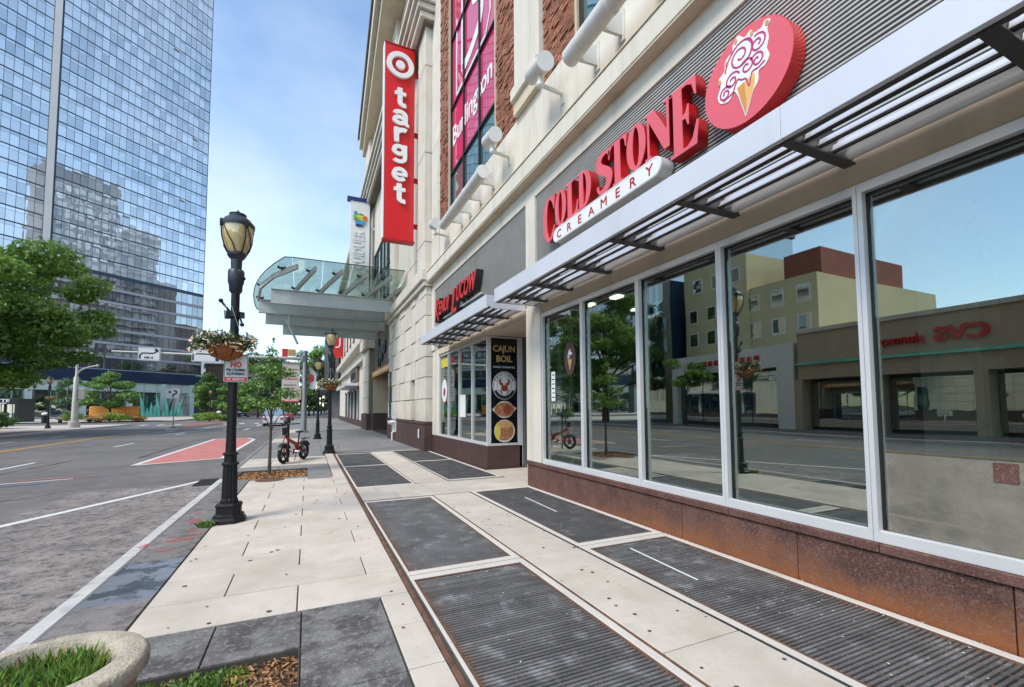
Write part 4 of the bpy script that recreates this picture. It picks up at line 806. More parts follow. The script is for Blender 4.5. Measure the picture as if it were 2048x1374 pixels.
flat_shape('white_border', [ice(outline)], eat(4.034), 'W', 'letter_white', EL, .003)
flat_shape('cone', [ice([(-.20, -.16), (.15, -.10), (.14, -.30), (-.055, -.74)])], eat(4.029), 'W', 'cone', EL, .002); flat_shape('cone_shade', [ice([(-.20, -.16), (-.06, -.14), (-.02, -.5), (-.055, -.74)])], eat(4.0265), 'W', 'cone_dark', EL, .001)
def spiral(cx, cy, r, t0, turns, w):
    n = 26; return [stroke(ice([(cx+r*(1-.8*i/n)*math.cos(t0+turns*6.28*i/n), cy+r*(1-.8*i/n)*math.sin(t0+turns*6.28*i/n)) for i in range(n+1)]), w)]
for a in ((-.12, .42, .26, 1.2, -1.6), (.22, .40, .17, 1.9, -1.5), (-.30, .06, .16, .3, 1.4), (.0, .12, .15, 2.4, -1.3), (.20, .10, .14, 2.6, -1.3), (-.45, -.10, .14, .5, 1.5)): flat_shape('swirl', spiral(*a, .016), eat(4.0285), 'W', 'magenta', EL, .002)
flat_shape('swirl', [stroke(ice(smooth([(-.44, .30), (-.36, .50), (-.16, .66), (.06, .62), (.13, .44), (.06, .28)])), .014)], eat(4.028), 'W', 'magenta', EL, .002)
flat_shape('swirl', [stroke(ice(smooth([(-.50, -.22), (-.30, -.18), (-.24, -.08), (-.18, .0), (-.10, -.06), (-.02, -.10), (.04, -.28), (.10, -.06), (.22, -.06), (.34, -.02)])), .013)], eat(4.0275), 'W', 'magenta', EL, .002)
for cx, cy in ((-.20, .76), (.12, .66), (.40, .62), (-.40, .46), (-.56, .20)): flat_shape('nut', [ice(ell(cx, cy, .035, .05, n=12))], eat(4.0285), 'W', 'food_tan', EL, .002)
# restaurant sign
RS = thing('restaurant_sign', 'slanted red channel letters above the restaurant canopy', 'sign', (4.1, 13, 4.5))
def rsign(txt, y, z, size, w):
    a = lettering('letter_back', txt, size, (4.12, y, z), 'W', 'black', RS, .10, .018, shear=.28, fitw=w); lettering('letter_face', txt, size, (4.012, y, z), 'W', 'sign_red', RS, .006, .016, shear=.28, fitw=w)
rsign('K', 15.0, 4.62, 1.05, .62); rsign('ENUI', 14.18, 4.78, .62, 1.25); rsign('L', 13.05, 4.55, 1.02, .55); rsign('UCOW', 11.95, 4.82, .70, 1.75)
MB().box(4.16, 4.22, 11.0, 15.3, 4.66, 4.70).build('mounting_rail', 'alu', RS)
# ------------------------------------------------------------------ red store blade sign
TS = thing('red_blade_sign', 'tall red vertical blade sign with white bullseye and lettering target', 'sign', (3.28, 18.3, 8.55))
MB().box(2.66, 3.90, 18.30, 18.62, 8.58, 16.95, c=.01).build('box', 'sign_red', TS); MB().box(2.615, 2.655, 18.29, 18.64, 8.58, 16.95).build('edge_strip', 'letter_white', TS); MB().box(2.64, 3.93, 18.28, 18.64, 8.50, 8.578).build('bottom_tray', 'sign_dark_red', TS); MB().box(2.64, 3.93, 18.28, 18.64, 16.952, 17.0).build('top_cap', 'sign_dark_red', TS)
for z in (9.2, 11.2, 13.2, 15.9): MB().box(3.9, 4.3, 18.4, 18.52, z, z+.18).build('wall_bracket', 'sign_dark_red', TS)
flat_shape('bullseye_ring', [ell(0, 0, .565, .565, n=48), ell(0, 0, .36, .36, n=40)[::-1]], (3.28, 18.25, 16.07), 'S', 'letter_white', TS, .045, bevel=.012); flat_shape('bullseye_dot', [ell(0, 0, .19, .19, n=32)], (3.28, 18.25, 16.07), 'S', 'letter_white', TS, .045, bevel=.012)
def bar(*p, w=.19): return stroke(list(p), w)
def arc(cx, cy, rx, ry, a0, a1, w=.19): return stroke([(cx+rx*math.cos(RAD(a0+(a1-a0)*i/20)), cy+ry*math.sin(RAD(a0+(a1-a0)*i/20))) for i in range(21)], w)
BL = {'t': [[bar((-.02, .86), (-.02, .2))], [bar((-.22, .60), (.22, .60), w=.16)], [arc(.17, .22, .19, .14, 180, 285, .18)]],
      'a': [[arc(-.02, .21, .20, .135, 0, 360, .17)], [bar((.20, .02), (.20, .42), w=.18)], [arc(-.02, .40, .22, .185, -5, 155, .18)], [arc(.33, .10, .13, .09, 180, 275, .12)]],
      'r': [[bar((-.14, 0), (-.14, .66))], [arc(.12, .34, .24, .235, 60, 165, .19)]],
      'g': [[arc(-.04, .40, .19, .17, 0, 360, .17)], [bar((.19, .64), (.19, .05), w=.17)], [arc(-.03, .05, .22, .16, 0, -150, .16)]],
      'e': [[arc(0, .32, .225, .235, 5, 320, .17)], [bar((-.2, .31), (.29, .31), w=.13)]]}
for ch, z in zip('target', (14.24, 13.46, 12.70, 11.98, 11.02, 10.10)):
    for k, c in enumerate(BL[ch]): flat_shape('letter', [[(x*1.06, y*.96) for x, y in q] for q in c], (3.29, 18.25-.004*k, z), 'S', 'letter_white', TS, .045)
# white blade sign further along
WS = thing('white_blade_sign', 'tall white vertical blade sign with a blue cap and coloured dot emblem', 'sign', (3.3, 34, 7))
MB().box(2.58, 3.95, 34.0, 34.3, 8.0, 17.0, c=.01).build('box', 'white', WS); MB().box(2.35, 4.0, 33.95, 34.35, 17.0, 17.28).build('cap', 'navy', WS); MB().box(3.96, 4.02, 33.98, 34.32, 8, 17).build('edge', 'alu_dark', WS)
for z in (9, 15): MB().box(3.95, 4.3, 34.1, 34.2, z, z+.2).build('wall_bracket', 'alu', WS)
for m_, x, z, rx, rz in (('dot_blue', -.33, .50, .13, .11), ('dot_brown', .05, .42, .16, .07), ('dot_green', -.38, .25, .14, .13), ('dot_lime', -.02, .22, .24, .13), ('dot_red', .34, .22, .16, .13), ('dot_brown', -.3, .0, .2, .07), ('dot_lime', .05, .0, .14, .07), ('dot_red', .36, .0, .12, .07), ('dot_blue', .02, -.22, .4, .13), ('navy', -.12, -.44, .22, .09), ('navy', .16, -.46, .07, .05)):
    flat_shape('emblem_dot', [ell(0, 0, rx, rz, n=18)], (3.27+x, 33.96, 15.6+z), 'S', m_, WS, .03)
lettering('lettering', 'CUIDUER', 1.0, (3.52, 33.97, 13.3), 'S', 'alu', WS, .02, .03, turn=((0, 0, 1), (-1, 0, 0)), fitw=2.9); lettering('lettering', 'EE', .7, (3.5, 33.97, 11.1), 'S', 'tan', WS, .02, .02, turn=((0, 0, 1), (-1, 0, 0)))
# entrance sign: black script letters and orange strip
HS = thing('entrance_sign', 'black script letters on the brown panel above the entrance', 'sign', (4.4, 30, 4.6)); 
for s_, y, z, sz in (('h', 31.6, 5.05, 1.9), ('u', 30.8, 5.0, 1.5), ('y', 30.0, 5.1, 1.6), ('o', 29.2, 5.2, 1.6)): lettering('letter', s_, sz, (4.40, y, z), 'W', 'black', HS, .06, .05, shear=.2)
MB().box(4.36, 4.44, 31.7, 31.9, 4.5, 6.3).build('stroke_bar', 'black', HS); MB().box(4.36, 4.44, 31.0, 31.2, 4.4, 5.2).build('stroke_bar', 'black', HS)
ob = thing('orange_strip_sign', 'orange strip sign with pale print above the entrance', 'sign', (4.3, 29.6, 3.85)); MB().box(4.28, 4.44, 24.95, 34.3, 3.86, 4.26).build('board', 'orange', ob)
for k in range(12): MB().box(4.27, 4.279, 25.6+k*.7, 26.05+k*.7, 3.98, 4.14).build('print', 'letter_white', ob)
rf = thing('red_wall_banner', 'red banner sign with white curve hanging from the far wing', 'banner', (3.7, 62, 8)); MB().box(2.9, 4.1, 62, 62.15, 8.3, 13.2).build('cloth', 'sign_red', rf); flat_shape('emblem', [stroke(smooth([(-.4, -1.4), (.1, -1.2), (.15, .2), (.2, 1.6)]), .16)], (3.5, 61.97, 11), 'S', 'letter_white', rf, .01); MB().tube([(2.8, 62.07, 13.25), (4.35, 62.07, 13.25)], .05).build('rod', 'alu_dark', rf)
# ------------------------------------------------------------------ wall-mounted lights above the ledge
def tube_light(label, ya, yb, x, z, brackets, r=.145):
    t = thing('tube_light', label, 'wall light', (x, (ya+yb)/2, z), 'white tube lights on the facade')
    n = max(1, round(abs(yb-ya)/1.15)); 
    for k in range(n):
        a = ya+(yb-ya)*k/n; b = ya+(yb-ya)*(k+1)/n; MB().tube([(x, a+.015, z), (x, b-.015, z)], r, 20).build('housing', 'offwhite', t, smooth=True); MB().tube([(x, a-.02, z), (x, a+.05, z)], r+.012, 20).build('collar', 'offwhite', t, smooth=True)
    MB().tube([(x, ya-.06, z), (x, ya-.025, z)], r+.02, 20).build('end_cap', 'white', t, smooth=True)
    for y in brackets: MB().prism([(x+.08, z-.06), (4.30, z-.03), (4.30, z+.34), (4.27, z+.34), (x+.10, z+.05)], lambda u, v, d: (u, d, v), y-.025, y+.025).build('bracket', 'offwhite', t); MB().box(4.275, 4.302, y-.07, y+.07, z-.12, z+.36).build('wall_plate', 'offwhite', t)
tube_light('long white tube light under the magenta window banner', 9.95, 13.45, 3.80, 7.40, (10.4, 11.33, 12.2, 13.0)); tube_light('white tube light on the facade above the dessert shop lettering', 2.6, 5.95, 3.80, 7.33, (3.4, 4.3, 5.2, 5.85))
def flood(label, y, z, yb, zb):
    t = thing('floodlight', label, 'wall light', (3.8, y, z), 'white floodlights on the facade')
    MB().tube([(3.83, y+.33, z+.10), (3.77, y-.30, z-.08)], .155, 18).build('housing', 'offwhite', t, smooth=True); MB().tube([(3.772, y-.285, z-.078), (3.765, y-.33, z-.09)], .165, 18).build('hood', 'white', t, smooth=True)
    MB().tube([(3.80, y-.05, z-.12), (3.80, y-.05, z-.30)], .045, 10).build('yoke', 'offwhite', t, smooth=True); MB().ball((3.80, y-.05, z-.34), .075).build('knuckle', 'offwhite', t, smooth=True); MB().tube([(3.80, y-.05, z-.34), (4.28, yb, zb)], .04, 10).build('arm', 'offwhite', t, smooth=True)
    MB().box(4.27, 4.302, yb-.05, yb+.05, zb-.2, zb+.16).build('wall_plate', 'offwhite', t)
flood('white floodlight between the grooved pilaster and the dessert shop sign', 7.0, 7.92, 6.95, 7.55); flood('white floodlight at the corner of the magenta window banner', 9.35, 7.92, 9.42, 7.62); flood('white floodlight where the ledge meets the stone pier', 14.5, 7.85, 14.5, 7.5)
# ------------------------------------------------------------------ glass marquee over the entrance
GM = thing('glass_marquee', 'cantilevered steel and glass entrance marquee with rounded front', 'marquee', (1.2, 27.5, 6.4))
FR = {22.9: -1.65, 25.4: -2.35, 28.6: -2.3, 32.3: -1.6}
for y, x0 in FR.items():
    m = MB(); m.box(x0, 4.35, y-.012, y+.012, 6.47, 7.10); m.box(x0, 4.3, y-.11, y+.11, 6.445, 6.47); m.box(x0, 4.3, y-.11, y+.11, 7.10, 7.125); m.build('main_beam', 'steel_green', GM)
def gz(y): return 7.22+.135*abs(28.3-y)-.0
for k in range(6):       # skewed ribs carrying the glass
    x = -1.55+k*1.12
    pts = [(x-.9, 26.9, gz(26.9)-.10), (x, 23.6, gz(23.6)-.10), (x+.62, 21.6, gz(21.6)-.10)]
    if k == 0: pts = [(-2.45, 26.2, gz(26.2)-.1), (-2.2, 24.4, gz(24.4)-.1), (-1.55, 22.9, gz(22.9)-.1), (-.55, 21.6, gz(21.6)-.1)]
    m = MB()
    for p, q in zip(pts, pts[1:]):
        d = Vector((q[0]-p[0], q[1]-p[1], 0)).normalized(); nx = Vector((-d.y, d.x, 0))*.05
        V = []
        for e in (p, q):
            for s in (-1, 1):
                for z in (-.22, 0): V.append((e[0]+nx.x*s, e[1]+nx.y*s, e[2]+z))
        m.add(V, [(0, 2, 3, 1), (4, 5, 7, 6), (0, 1, 5, 4), (2, 6, 7, 3), (1, 3, 7, 5), (0, 4, 6, 2)])
    m.build('rib', 'steel_green', GM)
    for y in (22.3, 24.6, 26.4):
        xx = x+.62*(23.6-y)/2 if y < 23.6 else x-.9*(y-23.6)/3.3
        if k == 0: xx = {22.3: -1.2, 24.6: -2.2, 26.4: -2.4}[y]
        c = MB(); z = gz(y); c.tube([(xx, y, z-.12), (xx, y, z-.01)], .05, 6)
        for dx, dy in ((-.16, -.1), (.16, -.1), (-.16, .1), (.16, .1)): c.tube([(xx, y, z-.10), (xx+dx, y+dy, z-.02)], .042, 5)
        c.build('glass_clamp', 'alu_dark', GM)
def fx(y):   # rounded front edge
    t = abs(y-28)/7.0; return -2.75+1.85*t**2.4*1.0
rows = [21.2, 23.2, 25.6, 28.3, 31, 33.4, 35.2]
for a, b in zip(rows, rows[1:]):
    xs = [None, -.75, .5, 1.75, 2.95, 4.15]
    for i in range(5):
        if i == 0:
            ys_ = [a+(b-a)*k/5 for k in range(6)]; poly = [(fx(y), y) for y in ys_]+[(-.76, b), (-.76, a)]
        else: poly = [(xs[i]+.012, a+.01), (xs[i]+.012, b-.01), (xs[i+1]-.012, b-.01), (xs[i+1]-.012, a+.01)]
        MB().prism(poly[::-1], lambda u, v, d: (u, v, gz(v)+d), .0, .02).build('glass_panel', 'roof_glass', GM)
edge = MB(); edge.tube([(4.1, 21.18, gz(21.18)), (-.76, 21.18, gz(21.18))]+[(fx(y), y, gz(y)) for y in np.linspace(21.25, 35.1, 18)], .022, 6); edge.build('edge_trim', 'alu_dark', GM)
for y0, x in ((25.4, -1.0), (28.6, -.9)): MB().box(x-.05, x+.05, y0-.06, y0+.06, 5.95, 6.45).build('hanger', 'steel_green', GM)
MB().tube([(-1.15, 25.4, 6.3), (-.55, 25.5, 4.95)], .07, 6).build('drain_spout', 'steel_green', GM)
# ------------------------------------------------------------------ fire connection by the pier
SC = thing('fire_hose_connection', 'chrome twin fire hose connection on the granite pier base', 'fire connection', (3.8, 22.6, .3))
MB().box(3.9, 3.928, 22.1, 23.2, .45, 1.2).build('plate', 'alu', SC)
for y in (22.35, 22.65, 22.95): MB().tube([(3.9, y, .95), (3.72, y, .90)], .07, 10).build('outlet', 'alu', SC, smooth=True); MB().tube([(3.72, y, .90), (3.66, y, .885)], .09, 10).build('cap', 'alu', SC, smooth=True)
MB().tube([(3.92, 22.6, .45), (3.82, 22.6, .40), (3.82, 22.6, .0)], .05, 8).build('pipe', 'alu', SC)
tag(MB().box(3.86, 3.895, 17.0, 17.12, .45, .8, c=.01).build('wall_fitting', 'white'), 'small white fitting on the granite base of the stone pier', 'fitting')
# ------------------------------------------------------------------ street lamps
def street_lamp(x, y, label, clamp=True, h=4.5):
    t = thing('street_lamp', label, 'street lamp', (x, y, 0), 'black lantern street lamps'); k = h/4.5
    MB().lathe(x, y, [(.225, 0), (.225, .05), (.20, .075), (.20, .10), (.165, .125), (.165, .215), (.175, .225), (.175, .245), (.15, .27)], 8, .5).build('base', 'iron', t)
    m = MB(); n = 16; prof = [(.112, .27), (.108, .31), (.098, .33), (.094, .60), (.088, .78), (.088, .80)]
    V = []; F = []
    for r, z in prof:
        for i in range(n*2):
            rr = r*(1 if i % 2 else .91); w = math.pi*i/n; V.append((x+rr*math.cos(w), y+rr*math.sin(w), z))
    for j in range(len(prof)-1):
        for i in range(n*2): i2 = (i+1) % (n*2); F.append((j*n*2+i, j*n*2+i2, (j+1)*n*2+i2, (j+1)*n*2+i))
    m.add(V, F); m.build('fluted_shaft', 'iron', t)
    MB().lathe(x, y, [(.108, .80), (.112, .815), (.108, .83), (.08, .85), (.08, .93), (.10, .95), (.10, .97), (.068, .985), (.062, 1.2), (.056, 3.15*k), (.056, 3.3*k)], 14).build('pole', 'iron', t, smooth=True)
    z0 = 3.30*k
    MB().lathe(x, y, [(.062, z0), (.085, z0+.03), (.09, z0+.12), (.105, z0+.16), (.108, z0+.32), (.095, z0+.345), (.07, z0+.36), (.075, z0+.50), (.105, z0+.53), (.125, z0+.565), (.12, z0+.60)], 16).build('collar', 'iron_blue', t, smooth=True)
    MB().lathe(x, y, [(.105, z0+.59), (.14, z0+.66), (.19, z0+.80), (.205, z0+.92), (.208, z0+.985)], 20).build('lamp_shade', 'lamp_glass', t, smooth=True)
    for i in range(4):
        w = RAD(35+90*i); c, s_ = math.cos(w), math.sin(w); cw, sw = math.cos(w+.5), math.sin(w+.5)
        MB().tube([(x+r*c, y+r*s_, z0+z) for r, z in ((.125, .58), (.18, .68), (.215, .80), (.225, .92), (.228, 1.0))], .010, 5).build('cage_rib', 'iron', t)
        MB().tube([(x+r*math.cos(w+a), y+r*math.sin(w+a), z0+z) for r, z, a in ((.125, .60, .9), (.178, .70, .75), (.205, .82, .45), (.214, .98, .12))], .008, 5).build('cage_rib', 'iron', t)
        MB().box(x+.225*c-.018, x+.225*c+.018, y+.225*s_-.018, y+.225*s_+.018, z0+.95, z0+1.05, c=.006).build('lug', 'iron', t)
    MB().lathe(x, y, [(.225, z0+.985), (.228, z0+1.03), (.20, z0+1.06), (.17, z0+1.10), (.12, z0+1.14), (.105, z0+1.15), (.105, z0+1.17), (.115, z0+1.175), (.11, z0+1.185), (.04, z0+1.195), (.015, z0+1.20), (.015, z0+1.215), (.022, z0+1.225), (.015, z0+1.245), (.0, z0+1.25)], 22).build('cap', 'iron_blue', t, smooth=True)
    MB().ball((x+.10, y-.04, z0+.22), .03).build('photocell', 'iron', t)
    if clamp:
        m = MB(); m.lathe(x, y, [(.075, 2.93), (.085, 2.94), (.085, 3.02), (.075, 3.03)], 12); m.box(x-.13, x-.07, y-.05, y+.05, 2.92, 3.03); m.box(x+.06, x+.12, y-.05, y+.05, 2.94, 3.02); m.build('bracket_clamp', 'iron', t)
        m = MB(); m.tube([(x-.07, y-.02, 3.03), (x-.17, y-.03, 3.16)], .018, 6); m.ball((x-.175, y-.03, 3.17), .032); m.tube([(x+.07, y-.04, 2.94), (x+.10, y-.06, 2.84)], .016, 6); m.ball((x+.10, y-.06, 2.83), .03); m.build('basket_arm', 'iron', t)
    return t
street_lamp(-1.0, 7.54, 'black fluted lantern street lamp standing alone by the kerb stones')
street_lamp(.72, 17.35, 'black lantern street lamp beside the red electric bicycle', False); street_lamp(.48, 25.7, 'black lantern street lamp just past the glass marquee front', False, 4.2)
street_lamp(-20.65, 52.3, 'black lantern street lamp across the road beside the steel signal pole', False, 4.6)
street_lamp(-12.6, 75, 'thin lantern lamp by the dark corner of the glass tower', False, 4.4)
# ------------------------------------------------------------------ hanging baskets
leafmat('leaf_basket', (.045, .085, .03), .6); leafmat('petal', (.72, .58, .46), .25, .3); leafmat('petal_pale', (.76, .70, .60), .2, .3)
M('coco', (.26, .095, .03), .95, var=.4, scale=14, bump=.8, bscale=40)
def basket(x, y, z, label, n=620, parent_pole=None, mus=1):
    t = thing('hanging_basket', label, 'flower basket', (x, y, z-.18), 'hanging flower baskets')
    MB().lathe(x, y, [(.02, z-.17), (.10, z-.16), (.17, z-.11), (.215, z-.04), (.235, z+.04), (.225, z+.05), (.10, z+.03)], 20).build('coir_bowl', 'coco', t, smooth=True)
    for i in range(6): w = i*math.pi/3; MB().tube([(x+r*math.cos(w), y+r*math.sin(w), z+dz) for r, dz in ((.03, -.175), (.175, -.112), (.22, -.04), (.24, .05))], .006, 4).build('wire', 'iron', t)
    for i in range(3): w = i*2.09+.4; MB().tube([(x+.235*math.cos(w), y+.235*math.sin(w), z+.05), (x+.05*math.cos(w), y+.05*math.sin(w), z+.62)], .003, 3).build('chain', 'alu', t)
    cl = [(x+.26*math.cos(w), y+.22*math.sin(w), z+.10+.04*math.sin(3*w), .15, .13, .12) for w in np.linspace(0, 6.28, 11)[:-1]]+[(x, y, z+.14, .22, .22, .10), (x-.34, y-.02, z+.04, .10, .1, .12), (x-.3, y, z+.16, .12, .1, .1)]
    leaves('foliage', cl, n*2, .05, 'leaf_basket', t, shell=.3); 
    f1 = [(a, b, c-.02, d*1.08, e*1.08, f*1.05) for a, b, c, d, e, f in cl]
    leaves('blossom', f1, n//3, .055, 'petal', t, flat=.2, shell=.93); leaves('blossom', f1, n//4, .06, 'petal_pale', t, flat=.2, shell=.93)
    return t
basket(-1.07, 7.36, 2.46, 'flower-filled coir hanging basket above the red and white notice'); basket(.72, 17.18, 2.42, 'flower-filled coir hanging basket on the lamp beside the bicycle', 500); basket(-20.4, 52.1, 2.6, 'pale flower basket on the lamp across the road', 200)
# ------------------------------------------------------------------ red and white notice on the lamp
NS = thing('parking_notice', 'red and white NO notice plate on the black lamp post', 'sign', (-.96, 7.46, 1.98))
def rrect(w, h, r): return [(sx*(w/2-r)+r*math.cos(RAD(a)), sy*(h/2-r)+r*math.sin(RAD(a))) for sx, sy, a0 in ((1, 1, 0), (-1, 1, 90), (-1, -1, 180), (1, -1, 270)) for a in range(a0, a0+91, 15)]
M('plate_white', (.74, .73, .72), .4, var=.04)
flat_shape('plate', [rrect(.30, .40, .02)], (-.955, 7.455, 2.19), 'S', 'plate_white', NS, .002); flat_shape('border', [rrect(.285, .385, .018), rrect(.273, .373, .014)[::-1]], (-.955, 7.452, 2.19), 'S', 'text_black', NS, .001)
MB().box(-1.098, -.812, 7.449, 7.4515, 1.999, 2.062).build('red_field', 'sign_red', NS)
lettering('lettering', 'NO', .105, (-.955, 7.450, 2.205), 'S', 'sign_red', NS, .001, .008, fitw=.14); lettering('lettering', 'FNR CTEURMEIG', .052, (-.955, 7.450, 2.145), 'S', 'text_black', NS, .001, .002, fitw=.235); lettering('lettering', 'DLOFWIRENO', .055, (-.955, 7.450, 2.088), 'S', 'text_black', NS, .001, .002, fitw=.225); lettering('lettering', '2C S6BR7J0', .05, (-.955, 7.448, 2.013), 'S', 'letter_white', NS, .001, .001, fitw=.22)
MB().box(-1.0, -.93, 7.458, 7.50, 2.0, 2.4).build('mounting_strap', 'iron', NS)
# ------------------------------------------------------------------ planter, tree pits
leafmat('leaf_fresh', (.10, .26, .035), .4); leafmat('leaf_dark', (.055, .135, .035), .5); leafmat('leaf_tree', (.13, .26, .05), .55, .45); leafmat('leaf_lime', (.17, .30, .05), .4); leafmat('leaf_mid', (.12, .25, .065), .55, .4); leafmat('leaf_blue', (.075, .165, .085), .5); leafmat('leaf_dry', (.30, .22, .09), .4)
px, py = -1.01, 2.60
PL = thing('stone_planter', 'round pale stone planter full of bright green weeds', 'planter', (px, py, 0))
MB().lathe(px, py, [(.16, 0), (.19, .02), (.19, .06), (.15, .10), (.17, .14), (.25, .22), (.31, .32), (.325, .38), (.325, .40), (.345, .415), (.365, .44), (.365, .475), (.35, .495), (.34, .50), (.335, .50), (.30, .515), (.265, .51), (.25, .49), (.235, .43), (.225, .38), (.0, .38)], 48).build('bowl', 'planter', PL, smooth=True)
MB().lathe(px, py, [(.228, .378), (.22, .395), (.0, .405)], 24).build('earth', 'soil', PL)
def blades(name, pts, n, h, w, mat, parent=None, loc=None, lean=.5):
    P0 = np.array([pts(NR) for _ in range(n)]); a = NR.uniform(0, 6.28, n); d = np.stack([np.cos(a), np.sin(a), np.zeros(n)], 1); s = np.stack([-np.sin(a), np.cos(a), np.zeros(n)], 1)
    H = (h*NR.uniform(.4, 1.15, n))[:, None]; ww = (w*NR.uniform(.6, 1.3, n))[:, None]; ln = (NR.uniform(.1, 1, n)*lean)[:, None]; up_ = np.array([0, 0, 1.])
    V = np.stack([P0-s*ww*.4, P0+s*ww*.4, P0+d*H*ln*.35+up_*H*.6+s*ww*.5, P0+d*H*ln+up_*H, P0+d*H*ln*.35+up_*H*.6-s*ww*.5], 1).reshape(-1, 3); return fast_mesh(name, V, 5, mat, parent, loc)
def disk(x, y, z, r): return lambda R: (lambda q, w: (x+r*q*math.cos(w), y+r*q*math.sin(w), z))(R.random()**.5, R.random()*6.28)
def rect(x0, x1, y0, y1, z): return lambda R: (R.uniform(x0, x1), R.uniform(y0, y1), z)
g = blades('planter_weeds', disk(px, py, .39, .20), 1250, .12, .013, 'leaf_mid', None, (px, py, .39)); tag(g, 'bright green grass and weeds growing in the stone planter', 'weeds', kind='stuff')
g = blades('planter_weeds', disk(px, py, .39, .21), 260, .10, .010, 'leaf_dry', None, (px, py, .39), .9); tag(g, 'dry straw among the grass in the stone planter', 'weeds', kind='stuff')
g = leaves('planter_weeds', [(px+NR.uniform(-.16, .16), py+NR.uniform(-.16, .16), .43, .05, .05, .06) for _ in range(14)], 420, .035, 'leaf_fresh', None, shell=.2, loc=(px, py, .39)); tag(g, 'broad-leaved weeds among the grass in the stone planter', 'weeds', kind='stuff')
def chips(name, label, x0, x1, y0, y1, z, n, s, keep=lambda x, y: True):
    P0 = np.array([(NR.uniform(x0, x1), NR.uniform(y0, y1), z+NR.uniform(0, .025)) for _ in range(n)]); P0 = P0[[keep(p[0], p[1]) for p in P0]]; n = len(P0)
    nr = NR.normal(size=(n, 3))*.5+np.array([0, 0, 1]); nr /= np.linalg.norm(nr, axis=1)[:, None]; a = np.cross(nr, NR.normal(size=(n, 3))); a /= np.linalg.norm(a, axis=1)[:, None]; b = np.cross(nr, a)
    L = (s*NR.uniform(.5, 1.6, n))[:, None]; w = (s*.38*NR.uniform(.6, 1.4, n))[:, None]; V = np.stack([P0-a*L-b*w*.6, P0+a*L*.9-b*w, P0+a*L+b*w*.7, P0-a*L*.8+b*w], 1).reshape(-1, 3)
    o = fast_mesh(name, V, 4, 'chip', None, ((x0+x1)/2, (y0+y1)/2, z)); return tag(o, label, 'mulch', kind='stuff')
leafmat('chip', (.24, .135, .07), .75, .0)
for i, (x0, x1, y0, y1) in enumerate(PITS): struct(MB().box(x0+.01, x1-.01, y0+.01, y1-.01, -.15, -.055).build('tree_pit_soil', 'soil'))
for i, (x0, x1, y0, y1) in enumerate(PITS):
    MB().box(x0, x0+.008, y0, y1, -.12, -.004).build('pit_edging', 'joint', side); MB().box(x1-.008, x1, y0, y1, -.12, -.004).build('pit_edging', 'joint', side); MB().box(x0+.008, x1-.008, y1-.008, y1, -.12, -.004).build('pit_edging', 'joint', side)
chips('wood_chips', 'loose brown wood chips in the tree pit by the planter', -1.15, -.03, 1.9, 3.37, -.055, 5200, .017); chips('wood_chips', 'brown wood chips round the sapling', -1.47, -.03, 11.78, 13.3, -.05, 3600, .03)
for r0, n, mt, h in (((-.95, -.42, 3.05, 3.36), 900, 'leaf_mid', .05), ((-.72, -.30, 2.92, 3.37), 500, 'leaf_lime', .04)):
    g = blades('pit_weeds', rect(*r0, -.05), n, h, .016, mt, None, ((r0[0]+r0[1])/2, r0[2], -.05), .9); tag(g, 'low green weeds creeping over the wood chips by the planter', 'weeds', 'weeds at the kerbside tree pit', 'stuff')
g = leaves('pit_weeds', [(-.78+NR.uniform(-.1, .12), 3.2+NR.uniform(-.08, .08), .0, .07, .05, .04) for _ in range(9)], 150, .06, 'leaf_mid', None, shell=.3, loc=(-.75, 3.2, -.05)); tag(g, 'glossy broad-leaved weed beside the planter foot', 'weeds', kind='stuff')
g = blades('lamp_weeds', disk(-1.24, 7.36, 0, .10), 240, .07, .014, 'leaf_mid', None, (-1.22, 7.4, 0), 1.1); tag(g, 'tuft of grass at the foot of the kerbside lamp', 'weeds', kind='stuff')
# ------------------------------------------------------------------ trees
def tree(name, label, x, y, h, tr, clumps, nleaf, lsize, mat, group=None, cat='tree', limbs=7, z0=0, crown=None, bend=0, shell=.45):
    t = thing(name, label, cat, (x, y, z0), group); zc = min(c[2]-c[5]*.2 for c in clumps)
    m = MB(); top = max(c[2] for c in clumps)
    pts = [(x+bend*math.sin(q*2.2)*.4, y+bend*math.cos(q*3)*.3, z0+(top-z0)*q) for q in (0, .12, .3, .5, .72, .95)]; m.tube(pts, [tr*1.35, tr, tr*.85, tr*.65, tr*.4, tr*.12], 9); m.build('trunk', 'bark', t, smooth=True)
    r = random.Random(int(x*7+y*13)); 
    for c in sorted(clumps, key=lambda c: -c[3])[:limbs]:
        q = min(.85, max(.15, (c[2]-z0)/(top-z0)*.62)); s = Vector((x, y, z0+(top-z0)*q)); e = Vector(c[:3]); mid = s.lerp(e, .5)+Vector((r.uniform(-.1, .1), r.uniform(-.1, .1), .12))*(e-s).length
        MB().tube([s, mid, e], [tr*.42, tr*.26, tr*.06], 6).build('limb', 'bark', t, smooth=True)
    leaves('crown', clumps, nleaf, lsize, mat, t, shell=shell); return t
def rc(x, y, z, R, H, n, seed, k=.34, zmin=None):
    r = random.Random(seed); o = []
    while len(o) < n:
        a, b, c = r.uniform(-1, 1), r.uniform(-1, 1), r.uniform(-1, 1)
        if a*a+b*b+c*c > 1 or a*a+b*b+c*c < .12: continue
        s = r.uniform(.6, 1.15); o.append((x+a*R, y+b*R, z+c*H, R*k*s, R*k*s, H*k*s*.62))
    return o
